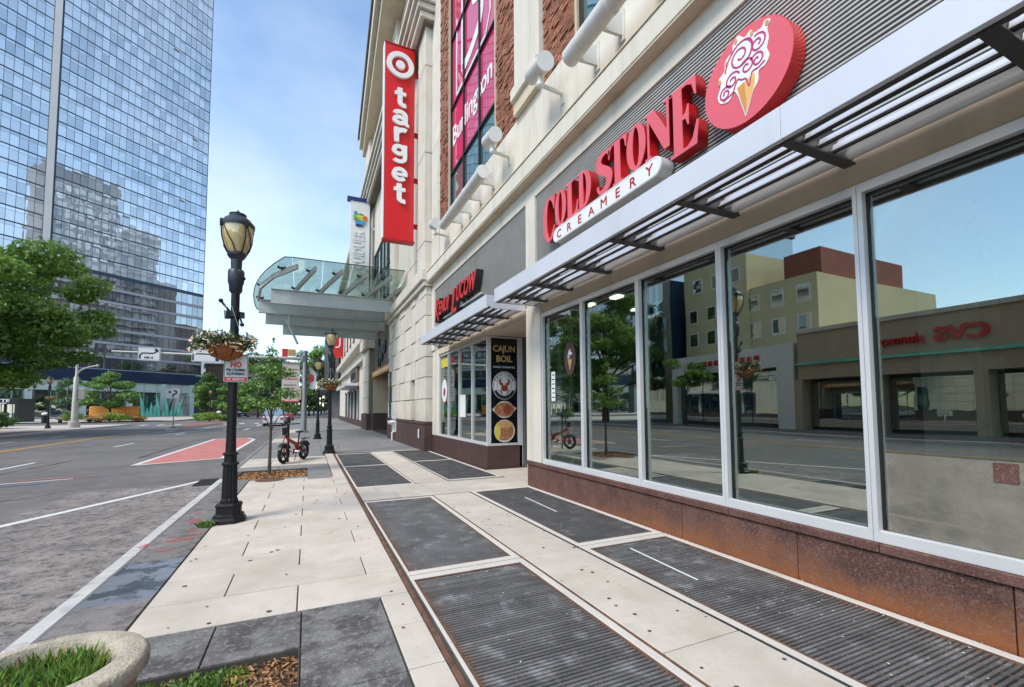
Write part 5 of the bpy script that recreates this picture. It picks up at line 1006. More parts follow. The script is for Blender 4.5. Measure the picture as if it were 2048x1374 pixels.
tree('shade_tree', 'large spreading green tree across the road, overhanging the plaza', -21.5, 40.5, 14, .30, rc(-21.0, 40.5, 8.4, 7.3, 5.9, 60, 5, .24)+[(-15.4, 41, 6.6, 1.5, 1.3, .7), (-16.3, 40.5, 4.9, 1.7, 1.4, .6), (-14.9, 41.5, 5.4, 1.3, 1.1, .5), (-17.5, 40, 7.9, 1.6, 1.5, .8), (-18.5, 41, 4.2, 1.9, 1.6, .6), (-20, 41, 4.0, 1.8, 1.6, .6), (-17.6, 41, 10.0, 1.5, 1.4, .8)], 52000, .26, 'leaf_tree', limbs=26)
tree('sapling', 'slender young street tree in the wood chip pit', -.85, 12.62, 3.3, .035, [(-.86, 12.6, 3.0, .16, .16, .22), (-.88, 12.6, 2.55, .42, .38, .24), (-1.15, 12.55, 2.2, .42, .35, .16), (-.55, 12.6, 1.98, .40, .36, .16), (-.9, 12.5, 1.72, .52, .45, .18), (-1.25, 12.6, 1.82, .33, .3, .14), (-.42, 12.65, 1.60, .30, .28, .12), (-.5, 12.6, 2.5, .25, .25, .14), (-1.2, 12.6, 2.62, .22, .22, .12), (-.82, 12.62, 3.32, .06, .06, .14)], 2300, .07, 'leaf_mid', limbs=9, bend=.06, shell=.2)
# ------------------------------------------------------------------ red electric bicycle and its post
def bicycle():
    R = Vector((-.62, 14.62, 0)); Q = Vector((-.10, 15.66, 0)); d = (R-Q).normalized(); s = Vector((-d.y, d.x, 0)); rw = .285
    def p(u, w, z): v = Q+d*u+s*w; return (v.x, v.y, z)
    t = thing('electric_bicycle', 'small red folding electric bicycle with fat black tyres', 'bicycle', tuple((R+Q)/2)); WBs = (R-Q).length
    def wheel(u):
        m = MB(); n = 26; V = []; F = []; ks = 8
        for i in range(n):
            a = 2*math.pi*i/n
            for k in range(ks):
                b = 2*math.pi*k/ks; rr = rw-.05+.05*math.cos(b); V.append(p(u+rr*math.cos(a), .05*math.sin(b), rw+rr*math.sin(a)))
        for i in range(n):
            for k in range(ks): F.append((i*ks+k, i*ks+(k+1) % ks, ((i+1) % n)*ks+(k+1) % ks, ((i+1) % n)*ks+k))
        m.add(V, F); ty = m.build('tyre', 'rubber', t, smooth=True)
        m = MB(); m.tube([p(u, -.05, rw), p(u, .05, rw)], .055, 12)
        for k in range(5):
            a = 2*math.pi*k/5+.3; c, z = math.cos(a), math.sin(a); c2, z2 = math.cos(a+.18), math.sin(a+.18)
            m.tube([p(u+.04*c, 0, rw+.04*z), p(u+.2*c2, 0, rw+.2*z2)], [.022, .018], 6)
        n = 26
        m.tube([p(u+.195*math.cos(2*math.pi*k/n), 0, rw+.195*math.sin(2*math.pi*k/n)) for k in range(n+1)], .018, 6, False); m.build('rim', 'black', ty)
    wheel(0); wheel(WBs)
    H = WBs-.13
    MB().tube([p(H+.02, 0, .82), p(H-.08, 0, .70), p(.42, 0, .50), p(.36, 0, .34)], [.035, .05, .05, .045], 8).build('frame', 'bike_red', t, smooth=True)
    MB().tube([p(.55, 0, .56), p(.42, 0, .28), p(.62, 0, .25), p(.60, 0, .38)], .035, 6).build('battery_housing', 'bike_red', t)
    for w in (-.075, .075): MB().tube([p(H, w*.5, .80), p(WBs-.05, w, .55), p(WBs, w, rw)], .018, 6).build('fork', 'bike_red', t); MB().tube([p(.38, w*.5, .34), p(0, w, rw)], .016, 6).build('chain_stay', 'bike_red', t); MB().tube([p(.36, w*.5, .55), p(0, w, rw)], .014, 6).build('seat_stay', 'black', t)
    MB().tube([p(.36, 0, .48), p(.30, 0, .86)], .022, 8).build('seat_post', 'black', t); MB().ball(p(.28, 0, .89), .13, 12, 6, (1, 1, .28)).build('saddle', 'black', t, smooth=True)
    MB().tube([p(H+.02, 0, .82), p(H-.06, 0, 1.14)], .024, 8).build('stem', 'black', t); MB().tube([p(H-.18, -.30, 1.16), p(H-.06, -.12, 1.15), p(H-.06, .12, 1.15), p(H-.18, .30, 1.16)], .018, 6).build('handlebar', 'black', t)
    MB().box(*(lambda a: (a[0]-.06, a[0]+.06, a[1]-.05, a[1]+.05, .83, 1.06))(p(H+.12, 0, 0)), c=.02).build('front_bag', 'black', t); MB().ball(p(H+.05, 0, 1.20), .06).build('headlight', 'black_gloss', t)
    m = MB(); m.tube([p(.22, -.07, .64), p(-.28, -.07, .68)], .012, 5); m.tube([p(.22, .07, .64), p(-.28, .07, .68)], .012, 5)
    for u in (.1, -.05, -.2): m.tube([p(u, -.07, .66), p(u, .07, .66)], .01, 5)
    m.build('rear_rack', 'black', t)
    for u in (0, WBs):
        m = MB(); n = 9; V = []; F = []
        for k in range(n):
            a = RAD(25+130*k/(n-1)); 
            for w in (-.06, .06): V.append(p(u+(rw+.03)*math.cos(a), w, rw+(rw+.03)*math.sin(a)))
        for k in range(n-1): F.append((2*k, 2*k+1, 2*k+3, 2*k+2))
        m.add(V, F); m.build('mudguard', 'black', t)
    MB().tube([p(.46, -.12, .30), p(.62, -.13, .30)], .015, 5).build('pedal', 'black', t); MB().tube([p(.46, .12, .30), p(.32, .13, .34)], .015, 5).build('pedal', 'black', t); MB().tube([p(.46, -.12, .30), p(.46, .12, .30)], .03, 8).build('crank', 'alu', t)
    MB().tube([p(.3, -.06, .3), p(.25, -.16, .0)], .012, 5).build('kickstand', 'black', t)
M('rubber', (.014, .014, .014), .8, var=.2); M('bike_red', (.30, .008, .008), .35, var=.12, coat=.3)
bicycle()
PT = thing('meter_post', 'thin black post that the red bicycle leans beside', 'post', (-.52, 15.0, 0)); MB().tube([(-.52, 15.0, 0), (-.52, 15.0, 1.12)], .028, 10).build('pole', 'iron', PT, smooth=True); MB().lathe(-.52, 15.0, [(.05, 0), (.05, .01), (.03, .02)], 12).build('foot', 'iron', PT); MB().lathe(-.52, 15.0, [(.03, 1.12), (.045, 1.16), (.05, 1.30), (.03, 1.36), (.0, 1.37)], 10).build('cap', 'iron', PT)
# ------------------------------------------------------------------ signal mast with long arm, lane signs, banner
M('galv', (.27, .29, .31), .55, metal=.5, var=.15, scale=4); M('galv_pale', (.46, .46, .42), .5, metal=.3, var=.1)
MP = thing('signal_mast', 'grey steel mast with a long arm reaching over the road', 'traffic mast', (-.25, 33.2, 0))
MB().lathe(-.25, 33.2, [(.30, 0), (.30, .08), (.20, .10), (.185, .2), (.15, 5.5), (.14, 5.52), (.0, 5.56)], 16).build('pole', 'galv', MP, smooth=True); MB().tube([(-.35, 33.2, 5.0), (-3.2, 33.2, 4.99), (-10.5, 33.2, 5.02)], [.115, .10, .06], 12).build('arm', 'galv_pale', MP, smooth=True)
MB().lathe(-.35, 33.2, [(.17, 4.82), (.17, 5.18)], 12).build('arm_flange', 'galv', MP); MB().box(-.70, -.42, 33.05, 33.3, 2.2, 3.0, c=.02).build('control_box', 'tan', MP)
MB().tube(smooth([(-.2, 33.2, 5.0), (.15, 33.3, 4.9), (.5, 33.4, 4.3), (.55, 33.4, 3.6)]), .03, 6).build('side_bracket', 'galv_pale', MP)
def lane_sign(x0, x1, z0, z1, label, full):
    t = thing('lane_sign', label, 'sign', ((x0+x1)/2, 33.0, z0), 'white lane signs on the signal arm'); cx, cz, w, h = (x0+x1)/2, (z0+z1)/2, x1-x0, z1-z0
    flat_shape('plate', [rrect(w, h, .05)], (cx, 33.05, cz), 'S', 'plate_white', t, .01); flat_shape('border', [rrect(w-.05, h-.05, .04), rrect(w-.09, h-.09, .03)[::-1]], (cx, 33.037, cz), 'S', 'galv', t, .002)
    flat_shape('arrow', [stroke(smooth([(-.40*w, -.38*h), (-.40*w, -.12*h), (-.30*w, .04*h), (-.1*w, .06*h), (.18*w, .06*h), (.32*w, .20*h), (.36*w, .28*h)]) if full else smooth([(-.44*w, -.38*h), (-.44*w, -.05*h), (-.36*w, .10*h), (-.1*w, .12*h), (.4*w, .12*h)]), .075)], (cx, 33.036, cz), 'S', 'text_black', t, .003)
    if full: flat_shape('arrow_head', [[(.22*w, .34*h), (.30*w, .44*h), (.44*w, .30*h), (.36*w, .12*h)]], (cx, 33.033, cz), 'S', 'text_black', t, .003); lettering('lettering', '6B.d', .17, (cx-.02, 33.034, cz-.34*h), 'S', 'text_black', t, .003, .005, fitw=.42)
    MB().box(cx-.05, cx+.05, 33.06, 33.16, cz-.1, cz+.3).build('clamp', 'galv', t)
lane_sign(-9.24, -8.17, 4.53, 5.32, 'white lane sign with a curving arrow over the road', True); lane_sign(-6.6, -5.35, 4.55, 5.35, 'white lane sign with a plain bent line, half behind the flower basket', False)
SN = thing('street_name_sign', 'small red and yellow sign standing on the signal arm', 'sign', (-1.3, 33.2, 5.1)); MB().box(-1.65, -1.30, 33.13, 33.16, 5.1, 5.62).build('red_half', 'sign_red', SN); MB().box(-1.295, -.82, 33.13, 33.16, 5.14, 5.60).build('yellow_half', 'gold', SN)
for k in range(3): MB().box(-1.2, -.92, 33.122, 33.129, 5.24+k*.11, 5.28+k*.11).build('print', 'tan', SN)
BN = thing('street_banner', 'pale printed street banner hanging from the signal arm', 'banner', (-1.1, 33.1, 2.2)); MB().box(-1.62, -.56, 33.08, 33.10, 2.1, 4.62).build('cloth', 'poster', BN); MB().box(-1.66, -.52, 33.05, 33.13, 4.62, 4.68).build('top_rod', 'galv', BN); MB().box(-1.64, -.54, 33.05, 33.13, 2.05, 2.12).build('hem', 'sign_red', BN)
MB().tube([(-1.4, 33.1, 4.66), (-1.4, 33.15, 4.95)], .015, 5).build('strap', 'galv', BN); MB().tube([(-.8, 33.1, 4.66), (-.8, 33.15, 4.95)], .015, 5).build('strap', 'galv', BN)
for k, z in enumerate((4.2, 3.95, 3.75, 3.55, 3.15, 2.95, 2.75, 2.5)): MB().box(-1.5, -.68-.08*(k % 3), 33.074, 33.0795, z, z+.07).build('print', 'gutter_stone' if k != 3 else 'sign_red', BN)
FG = thing('pole_flag', 'red and white flag hanging on a short arm of the signal mast', 'flag', (.05, 33.3, 3.3)); MB().prism(smooth([(.0, 3.0), (.10, 3.4), (.06, 3.9), (.0, 4.5), (.25, 4.3), (.5, 3.9), (.46, 3.6), (.48, 3.2), (.3, 2.9), (.0, 3.0)], 3), lambda u, v, d: (u, 33.3+d+.05*math.sin(u*9), v), -.01, .01).build('cloth', 'plate_white', FG); MB().prism([(.0, 3.35), (.0, 4.0), (.35, 3.9), (.36, 3.5)], lambda u, v, d: (u, 33.28+d, v), -.012, -.002).build('stripe', 'sign_red', FG); MB().tube([(-.2, 33.25, 4.52), (.3, 33.3, 4.5)], .02, 6).build('arm', 'galv', FG)
# ------------------------------------------------------------------ glass tower
TE = Vector((-25, 136, 0)); TD = Vector((.738, .674, 0)); TN = Vector((.674, -.738, 0))
def tw(t, z, n=0): v = TE-TD*t+TN*n; return (v.x, v.y, z)
def tbox(mb, t0, t1, z0, z1, n0, n1): 
    q = [tw(t, z, n) for z in (z0, z1) for n in (n0, n1) for t in (t0, t1)]
    return mb.add(q, [(0, 1, 3, 2), (4, 6, 7, 5), (0, 4, 5, 1), (2, 3, 7, 6), (0, 2, 6, 4), (1, 5, 7, 3)][::1])
def towerglass(name, body, refl):
    m = bpy.data.materials.new(name); m.use_nodes = True; MATS[name] = m; n, l = m.node_tree.nodes, m.node_tree.links; n.clear()
    o = n.new('ShaderNodeOutputMaterial'); mix = n.new('ShaderNodeMixShader'); g = n.new('ShaderNodeBsdfGlossy'); g.inputs[0].default_value = (.92, .94, .96, 1); g.inputs['Roughness'].default_value = .01; d = n.new('ShaderNodeBsdfDiffuse')
    geo = n.new('ShaderNodeNewGeometry'); oi = n.new('ShaderNodeObjectInfo'); ad = n.new('ShaderNodeMath'); ad.operation = 'ADD'; l.new(geo.outputs['Random Per Island'], ad.inputs[0]); l.new(oi.outputs['Random'], ad.inputs[1]); fr = n.new('ShaderNodeMath'); fr.operation = 'FRACT'; l.new(ad.outputs[0], fr.inputs[0])
    cr = n.new('ShaderNodeValToRGB'); e = cr.color_ramp.elements; e[0].color = (body[0]*.55, body[1]*.6, body[2]*.68, 1); e[1].position = 1; e[1].color = (*[min(1, c*1.35) for c in body], 1); e2 = cr.color_ramp.elements.new(.55); e2.color = (*body, 1); l.new(fr.outputs[0], cr.inputs[0]); l.new(cr.outputs[0], d.inputs[0])
    mr = n.new('ShaderNodeMapRange'); mr.inputs[3].default_value = refl-.1; mr.inputs[4].default_value = refl+.1; l.new(fr.outputs[0], mr.inputs[0]); l.new(mr.outputs[0], mix.inputs[0])
    t = n.new('ShaderNodeTexNoise'); t.inputs['Scale'].default_value = .5; t.inputs['Detail'].default_value = 1; l.new(geo.outputs['Position'], t.inputs['Vector']); bp = n.new('ShaderNodeBump'); bp.inputs['Strength'].default_value = 1; bp.inputs['Distance'].default_value = .006; l.new(t.outputs[0], bp.inputs['Height']); l.new(bp.outputs[0], g.inputs['Normal'])
    l.new(d.outputs[0], mix.inputs[1]); l.new(g.outputs[0], mix.inputs[2]); l.new(mix.outputs[0], o.inputs[0])
towerglass('tower_glass', (.58, .62, .66), .52); towerglass('tower_low_glass', (.045, .042, .05), .42)
M('tower_frame', (.045, .065, .105), .5, var=.1); M('tower_strip', (.78, .70, .65), .6, var=.05, scale=.3); M('tower_band', (.42, .40, .42), .6, var=.08, scale=.5); M('navy_band', (.022, .035, .075), .25, var=.2, scale=.4, spec=.7)
M('opal', (.55, .62, .56), .4, var=.08, scale=.5); M('mint', (.36, .46, .43), .4, var=.1, scale=.5)
TW = thing('glass_tower', 'tall blue glass curtain wall tower behind the plaza trees', 'tower', tuple(TE-TD*30))
tbox(MB(), 0, 62, 0, 118, -28, -.12).build('core', 'tower_frame', TW)
tbox(MB(), 29.75, 30.85, 9.9, 118.2, -.12, .10).build('pale_strip', 'tower_strip', TW)
cols = [(.25+1.27*k, .25+1.27*k+1.2) for k in range(23)]+[(30.95+1.27*k, 30.95+1.27*k+1.2) for k in range(24)]
FH = 2.87; fl0 = 31.0; cells = []
for j in range(30):
    z = fl0+FH*j
    for a, b in cols: cells.append((a, b, z+.14, z+2.14)); cells.append((a, b, z+2.19, z+FH-.12))
def depth(c): q = Vector(tw(c[0], 0)); return q.x*math.sin(YAW)+q.y*math.cos(YAW)
def inview(c):
    q = Vector(tw((c[0]+c[1])/2, (c[2]+c[3])/2)); dd = depth(c); x = (q.x*math.cos(YAW)-q.y*math.sin(YAW))/dd*886.7+1024; y = 815-(q.z-1.6)/dd*886.7
    return -10 < x < 430 and -10 < y < 800
vis = [c for c in cells if inview(c)]; vis.sort(key=lambda c: -(c[1]-c[0])*(c[3]-c[2])/depth(c)**2); big = set(vis[:300]); rest = MB()
for c in cells:
    tl = NR.normal()*.003; tl2 = NR.normal()*.003; a, b, z0, z1 = c; mb = MB() if c in big else rest
    q = [tw(a, z0, 0), tw(b, z0, tl), tw(b, z1, tl+tl2), tw(a, z1, tl2)]; r_ = [tw(a, z0, -.10), tw(b, z0, -.10), tw(b, z1, -.10), tw(a, z1, -.10)]
    mb.add(q+r_, [(0, 1, 2, 3)[::-1], (4, 5, 6, 7), (0, 4, 5, 1), (1, 5, 6, 2), (2, 6, 7, 3), (3, 7, 4, 0)])
    if c in big: mb.build('pane', 'tower_glass', TW)
rest.build('curtain_wall', 'tower_glass', TW)['kind'] = 'stuff'
for t_, j in ((2.8, 13), (7.9, 20), (5.3, 7), (20.6, 5), (16.8, 4), (23.2, 3), (18.1, 2), (21.9, 1), (26, 6), (20, 0)):     # sashes pushed open
    k = min(range(len(cols)), key=lambda i: abs(cols[i][0]-t_)); a, b = cols[k]; z = fl0+FH*j+2.2; m = MB(); q = [tw(a, z+.62, .06), tw(b, z+.62, .06), tw(b, z+.1, .42), tw(a, z+.1, .42)]; m.add(q+[(x, y, zz-.05) for x, y, zz in q], [(0, 1, 2, 3), (7, 6, 5, 4), (0, 4, 5, 1), (1, 5, 6, 2), (2, 6, 7, 3), (3, 7, 4, 0)]); m.build('open_sash', 'letter_white', TW)
low = MB(); lowcells = []
for j in range(7):
    z = 10.4+3.0*j*.98; tbox(MB(), 0, 29.7, z-.55, z, -.12, .06).build('floor_band', 'tower_band', TW); tbox(MB(), 30.9, 62, z-.55, z, -.12, .06).build('floor_band', 'tower_band', TW)
    for a, b in cols: tbox(low, a, b, z+.06, z+2.30, -.1, NR.normal()*.004)
low.build('lower_glazing', 'tower_low_glass', TW)['kind'] = 'stuff'
# podium of the tower
PD = thing('tower_podium', 'glazed tower podium with opal panels and a navy glass fascia', 'building', tuple(TE-TD*32+TN*3))
tbox(MB(), 3.2, 62, 0, 7.5, -.2, 1.6).build('back_wall', 'interior', PD); tbox(MB(), 3.0, 62.2, 7.55, 10.0, -.1, 2.7).build('fascia', 'navy_band', PD)
for k in range(22):
    a = 3.4+2.6*k
    if a > 60: break
    tbox(MB(), a, a+2.5, 5.5, 7.5, 1.62, 2.3).build('opal_panel', 'opal', PD); o = tbox(MB(), a, a+2.5, .05, 5.42, 2.1, 2.16).build('pane', 'dark_glass' if k % 3 else 'blue_glass', PD)
    tbox(MB(), a-.1, a, .05, 7.5, 2.1, 2.38).build('mullion', 'mint', PD)
for t_ in (3.2, 9.5, 16, 24, 32, 40, 48): tbox(MB(), t_, t_+1.0, 0, 7.5, 2.2, 2.75).build('column', 'opal', PD)
for z in (2.6, 4.4): tbox(MB(), 3.4, 60, z, z+.1, 2.17, 2.3).build('transom', 'alu_dark', PD)
tbox(MB(), 0, 2.95, 0, 9.9, -.1, .3).build('corner_wall', 'navy_band', PD)
# green blade sculpture
M('jade', (.16, .55, .40), .4, var=.25, scale=.5)
SP = thing('blade_sculpture', 'cluster of tall tapering jade green grass-blade sculptures', 'sculpture', tuple(TE-TD*11+TN*4))
for k, (t_, h, ln) in enumerate(((14.6, 5.6, .9), (13.9, 2.2, .0), (13.2, 3.4, -.2), (12.4, 3.0, -.3), (11.6, 5.2, .6), (10.6, 1.8, 0), (9.9, 5.4, .4), (9.1, 2.0, -.3), (8.5, 3.2, -.7), (7.6, 4.8, -1.2), (6.9, 2.2, -.4), (13.0, 1.6, .2))):
    p0 = Vector(tw(t_, 0, 4)); m = MB(); m.tube([p0, p0+TD*(-ln*.25)+Vector((0, 0, h*.45)), p0+TD*(-ln)+Vector((0, 0, h))], [.42, .34, .02], 7); m.build('blade', 'jade', SP, smooth=True)
# black pavilion on the plaza
KP = thing('black_pavilion', 'black glass entrance pavilion with a lettered fascia on the plaza', 'kiosk', (-37.5, 82.5, 0))
MB().box(-42, -35.4, 82, 86, 2.45, 3.2).build('roof', 'black', KP); MB().box(-35.8, -35.4, 82, 86, 0, 2.45).build('side_wall', 'black', KP); MB().box(-42, -35.8, 84, 84.2, 0, 2.45).build('back_wall', 'dark_glass', KP)
for k in range(6): MB().box(-41.8+k*1.1, -41.55+k*1.1, 82.05, 82.3, 0, 2.45).build('post', 'alu', KP)
MB().box(-41.6, -36.6, 81.97, 82.0, 2.5, 2.62).build('trim', 'letter_white', KP); lettering('lettering', 'CPAY & ETTE', .55, (-38.6, 81.98, 2.72), 'S', 'letter_white', KP, .01, .01, fitw=4.6)
# plaza furniture
GP = thing('steel_lamp_pole', 'thick grey steel light pole with a short curved arm on the far kerb', 'light pole', (-19.45, 53.8, 0)); MB().lathe(-19.45, 53.8, [(.42, 0), (.42, .5), (.27, .55), (.24, .7), (.18, 4.6), (.10, 4.7), (.08, 7.2)], 14).build('pole', 'galv_pale', GP, smooth=True); MB().tube(smooth([(-19.45, 53.8, 4.7), (-19.2, 53.7, 5.2), (-18.7, 53.6, 5.5), (-18.0, 53.5, 5.7)]), .07, 8).build('arm', 'galv_pale', GP, smooth=True); MB().box(-19.2, -18.75, 53.6, 53.95, 2.6, 3.6, c=.03).build('control_box', 'galv_pale', GP); MB().ball((-17.9, 53.5, 5.7), .14).build('lamp_head', 'galv_pale', GP)
MS = thing('turn_sign', 'small white sign with a black bent arrow on the median', 'sign', (-10.3, 46, 0)); MB().tube([(-10.3, 46, 0), (-10.3, 46, 3.3)], .04, 8).build('post', 'galv', MS); flat_shape('plate', [rrect(.95, .8, .05)], (-10.4, 45.94, 2.95), 'S', 'plate_white', MS, .01); flat_shape('arrow', [stroke(smooth([(.0, -.3), (.05, -.1), (.25, .02), (.22, .2), (.05, .22)]), .11)], (-10.4, 45.925, 2.95), 'S', 'text_black', MS, .003); flat_shape('mark', [ell(-.2, .12, .09, .1, n=12)], (-10.4, 45.925, 2.95), 'S', 'text_black', MS, .003)
MB().lathe(-10.3, 46, [(.25, 0), (.22, .12), (.05, .15)], 10).build('foot', 'gutter_stone', MS)
for x, y, lb in ((-29.5, 74, 'black and white litter bin beside the plaza trees'), (-12.9, 84, 'dark litter bin beside the thin lantern lamp')):
    t = thing('litter_bin', lb, 'bin', (x, y, 0)); MB().lathe(x, y, [(.32, 0), (.36, .9), (.38, .95)], 12).build('body', 'black', t); MB().ball((x, y, 1.1), .36, 12, 6, (1, 1, .7)).build('lid', 'white', t, smooth=True)
BE = thing('plaza_bench', 'low wooden bench in front of the podium', 'bench', (-26.5, 74, 0)); MB().box(-28.4, -25, 73.7, 74.3, .42, .5).build('seat', 'wood', BE); 
for x in (-28.1, -25.3): MB().box(x-.1, x+.1, 73.75, 74.25, 0, .42).build('leg', 'black', BE)
def shrub(name, label, x, y, r, h, mat, n, ls=.16, group=None):
    t = thing(name, label, 'shrub', (x, y, 0), group); MB().tube([(x, y, 0), (x, y, h*.6)], [.08, .03], 6).build('stem', 'bark', t); leaves('foliage', rc(x, y, h*.5, r*.8, h*.42, 12, int(x*31+y), .5)+[(x, y, h*.4, r*.7, r*.7, h*.35)], n, ls, mat, t, shell=.5); return t
shrub('clipped_hedge', 'clipped dark green hedge ball at the far kerb', -24.6, 54, 1.9, 1.5, 'leaf_dark', 4200, .13)
SG = 'planting bed shrubs on the plaza'
for i, (x, y, r, h, mt, lb) in enumerate(((-25.5, 77, 1.8, 1.0, 'leaf_dry', 'straw-coloured low planting under the plaza tree'), (-23.4, 77.5, 1.7, 1.3, 'leaf_lime', 'lime green low planting under the plaza tree'), (-28, 77, 1.8, 1.6, 'leaf_mid', 'mid green shrub between the bench and plaza tree'), (-21.6, 78.5, 1.5, .9, 'leaf_dry', 'straw-coloured planting beside the jade sculpture'), (-11.4, 68, 1.6, 1.7, 'leaf_lime', 'bright lime shrub on the median behind the turn sign'), (-10.2, 70, 1.4, 1.2, 'leaf_mid', 'mid green shrub on the median past the lime one'), (-12.8, 72, 1.5, 1.2, 'leaf_fresh', 'fresh green shrub at the far end of the median'))): shrub('bed_shrub', lb, x, y, r, h, mt, 1300, .17, SG)
FB = MB().box(-28, -22.4, 81.6, 82.0, .1, 2.1, c=.1).build('orange_barrier', 'orange'); tag(FB, 'orange barrier half hidden behind the plaza tree', 'barrier')
# ------------------------------------------------------------------ other trees
tree('plaza_tree', 'round green tree in the planting bed before the podium', -25.2, 80, 6, .14, rc(-25.2, 80, 4.2, 3.5, 2.3, 22, 8, .33)+[(-25.2, 80, 6.4, 1.1, 1.1, .6)], 9000, .24, 'leaf_mid', limbs=12)
tree('grey_tree', 'thin grey-green tree behind the steel light pole', -31.2, 84, 7, .1, rc(-31.2, 84, 4.0, 1.9, 2.6, 14, 18, .36), 3000, .2, 'leaf_blue', limbs=8)
BT = 'trees at the end of the road'
spec = [(-15.5, 92, 3.4, 2.2, 3.2, 'leaf_mid', 'bushy green tree between the tower corner and the median'), (-11.5, 90, 3.6, 2.6, 3.2, 'leaf_tree', 'wide green tree directly beyond the median shrubs'), (-17.5, 104, 5.0, 3.2, 4, 'leaf_dark', 'dark green tree standing at the tower corner'), (-8.6, 96, 4.2, 2.8, 3.4, 'leaf_blue', 'blue-green tree beyond the median'), (-6.2, 100, 4.6, 3.0, 3.6, 'leaf_mid', 'mid green tree past the sapling'),
        (-9.5, 118, 9.0, 5.6, 7, 'leaf_dark', 'tall dark tree rising over the tan building'), (-3.2, 126, 10, 6, 8, 'leaf_dark', 'tall dark tree behind the printed street banner'), (1.2, 112, 8.5, 4.2, 7, 'leaf_tree', 'tall tree between the signal mast and the black building'), (-6.5, 140, 11, 6, 8, 'leaf_tree', 'tall green tree farthest along the road'), (3.2, 128, 11, 5, 8, 'leaf_lime', 'lime green tall tree beside the black building'), (-1.2, 150, 4.5, 5, 4.5, 'leaf_dark', 'low dark tree closing the end of the road'), (4.5, 146, 4.5, 5, 4.5, 'leaf_tree', 'low green tree behind the black building canopy'), (.2, 104, 3.2, 2.0, 2.8, 'leaf_dark', 'small dark tree on the sidewalk before the black building')]
for i, (x, y, z, R, H, mt, lb) in enumerate(spec): tree('roadside_tree', lb, x, y, z+H, .2, rc(x, y, z, R, H*.85, 18, 40+i, .36), 5200 if y < 110 else 6500, .30 if y < 110 else .42, mt, BT, limbs=8)
# ------------------------------------------------------------------ far buildings
M('brown_wall', (.22, .14, .10), .9, var=.08); M('ochre', (.55, .42, .18), .9, var=.1); M('pale_wall', (.55, .54, .54), .9, var=.06); M('tan_wall', (.44, .34, .24), .9, var=.1)
def block(name, label, x0, x1, y0, y1, h, mat, floors=0, colsn=0, face='S', wmat='dark_glass', z0=1.5, roof=True):
    t = thing(name, label, 'building', ((x0+x1)/2, (y0+y1)/2, 0)); MB().box(x0, x1, y0, y1, 0, h).build('wall', mat, t)
    if roof: MB().box(x0-.25, x1+.25, y0-.25, y1+.25, h, h+.45, c=.05).build('roof', 'groove', t)
    if floors:
        fh = (h-z0)/floors; 
        for j in range(floors):
            for i in range(colsn):
                if face == 'S': w = (x1-x0)/colsn; MB().box(x0+w*(i+.22), x0+w*(i+.78), y0-.03, y0+.1, z0+fh*(j+.2), z0+fh*(j+.75)).build('window', wmat, t)
                else: w = (y1-y0)/colsn; MB().box(x1-.1, x1+.03, y0+w*(i+.22), y0+w*(i+.78), z0+fh*(j+.2), z0+fh*(j+.75)).build('window', wmat, t)
    return t
block('brown_building', 'plain brown block beyond the roadside trees', -26.6, -19.3, 150, 170, 14.2, 'brown_wall'); block('ochre_building', 'ochre low building at the tower corner', -30, -26.8, 152, 170, 10.5, 'ochre', 2, 2); block('pale_high_rise', 'pale high-rise far beyond the brown block', -46, -33, 215, 240, 27, 'pale_wall', 8, 4); block('tan_building', 'tan building with window bands behind the tall trees', -19, -3, 152, 170, 15.5, 'tan_wall', 4, 8)
BK = thing('black_building', 'dark black-clad building past the far wing', 'building', (9, 92, 0)); MB().box(3.1, 20, 79, 108, 5.0, 17.0).build('upper_wall', 'black', BK); MB().box(3.4, 20, 79.5, 108, 0, 4.6).build('ground_floor', 'gutter_stone', BK); MB().box(1.6, 20, 78.5, 108.2, 4.62, 4.98, c=.04).build('canopy', 'galv', BK)
for k in range(8): MB().box(3.05, 3.1, 80+k*3.4, 80.3+k*3.4, 5, 17).build('fin', 'gutter_stone', BK); MB().box(3.35, 3.4, 80.4+k*3.4, 82.8+k*3.4, .4, 3.8).build('window', 'dark_glass', BK)
for k in range(5): MB().box(4+k*3, 4.5+k*3, 78.94, 79.0, 5, 17).build('fin', 'gutter_stone', BK)
# apartment block that the tower glass mirrors
AP = thing('mirrored_apartment_block', 'stepped grey apartment block mirrored in the tower glass', 'building', (50, 82, 0)); AP.rotation_euler = (0, 0, 0)
AD = Vector((.70, .714, 0)); AN = Vector((-.714, .70, 0)); A0 = Vector((16, 66, 0))
def ap(mb, s0, s1, z0, z1, n0, n1):
    q = [tuple(A0+AD*s+AN*n+Vector((0, 0, z))) for z in (z0, z1) for n in (n0, n1) for s in (s0, s1)]; return mb.add(q, [(0, 2, 3, 1), (4, 5, 7, 6), (0, 1, 5, 4), (2, 6, 7, 3), (0, 4, 6, 2), (1, 3, 7, 5)])
M('apt_wall', (.42, .41, .40), .9, var=.15, scale=.2); M('apt_dark', (.20, .175, .165), .9, var=.2, scale=.3); M('apt_glass', (.55, .60, .58), .3, var=.4, scale=.2, rand=.4)
for s0, s1, h, mt in ((14, 34, 84, 'apt_dark'), (34.1, 47, 70, 'apt_wall'), (47.1, 54, 52, 'apt_wall'), (54.1, 62, 36, 'apt_dark'), (0, 13.9, 40, 'apt_dark'), (62.1, 70, 24, 'apt_dark')): ap(MB(), s0, s1, 0, h, -14, 0).build('wall', mt, AP)
wbase = None
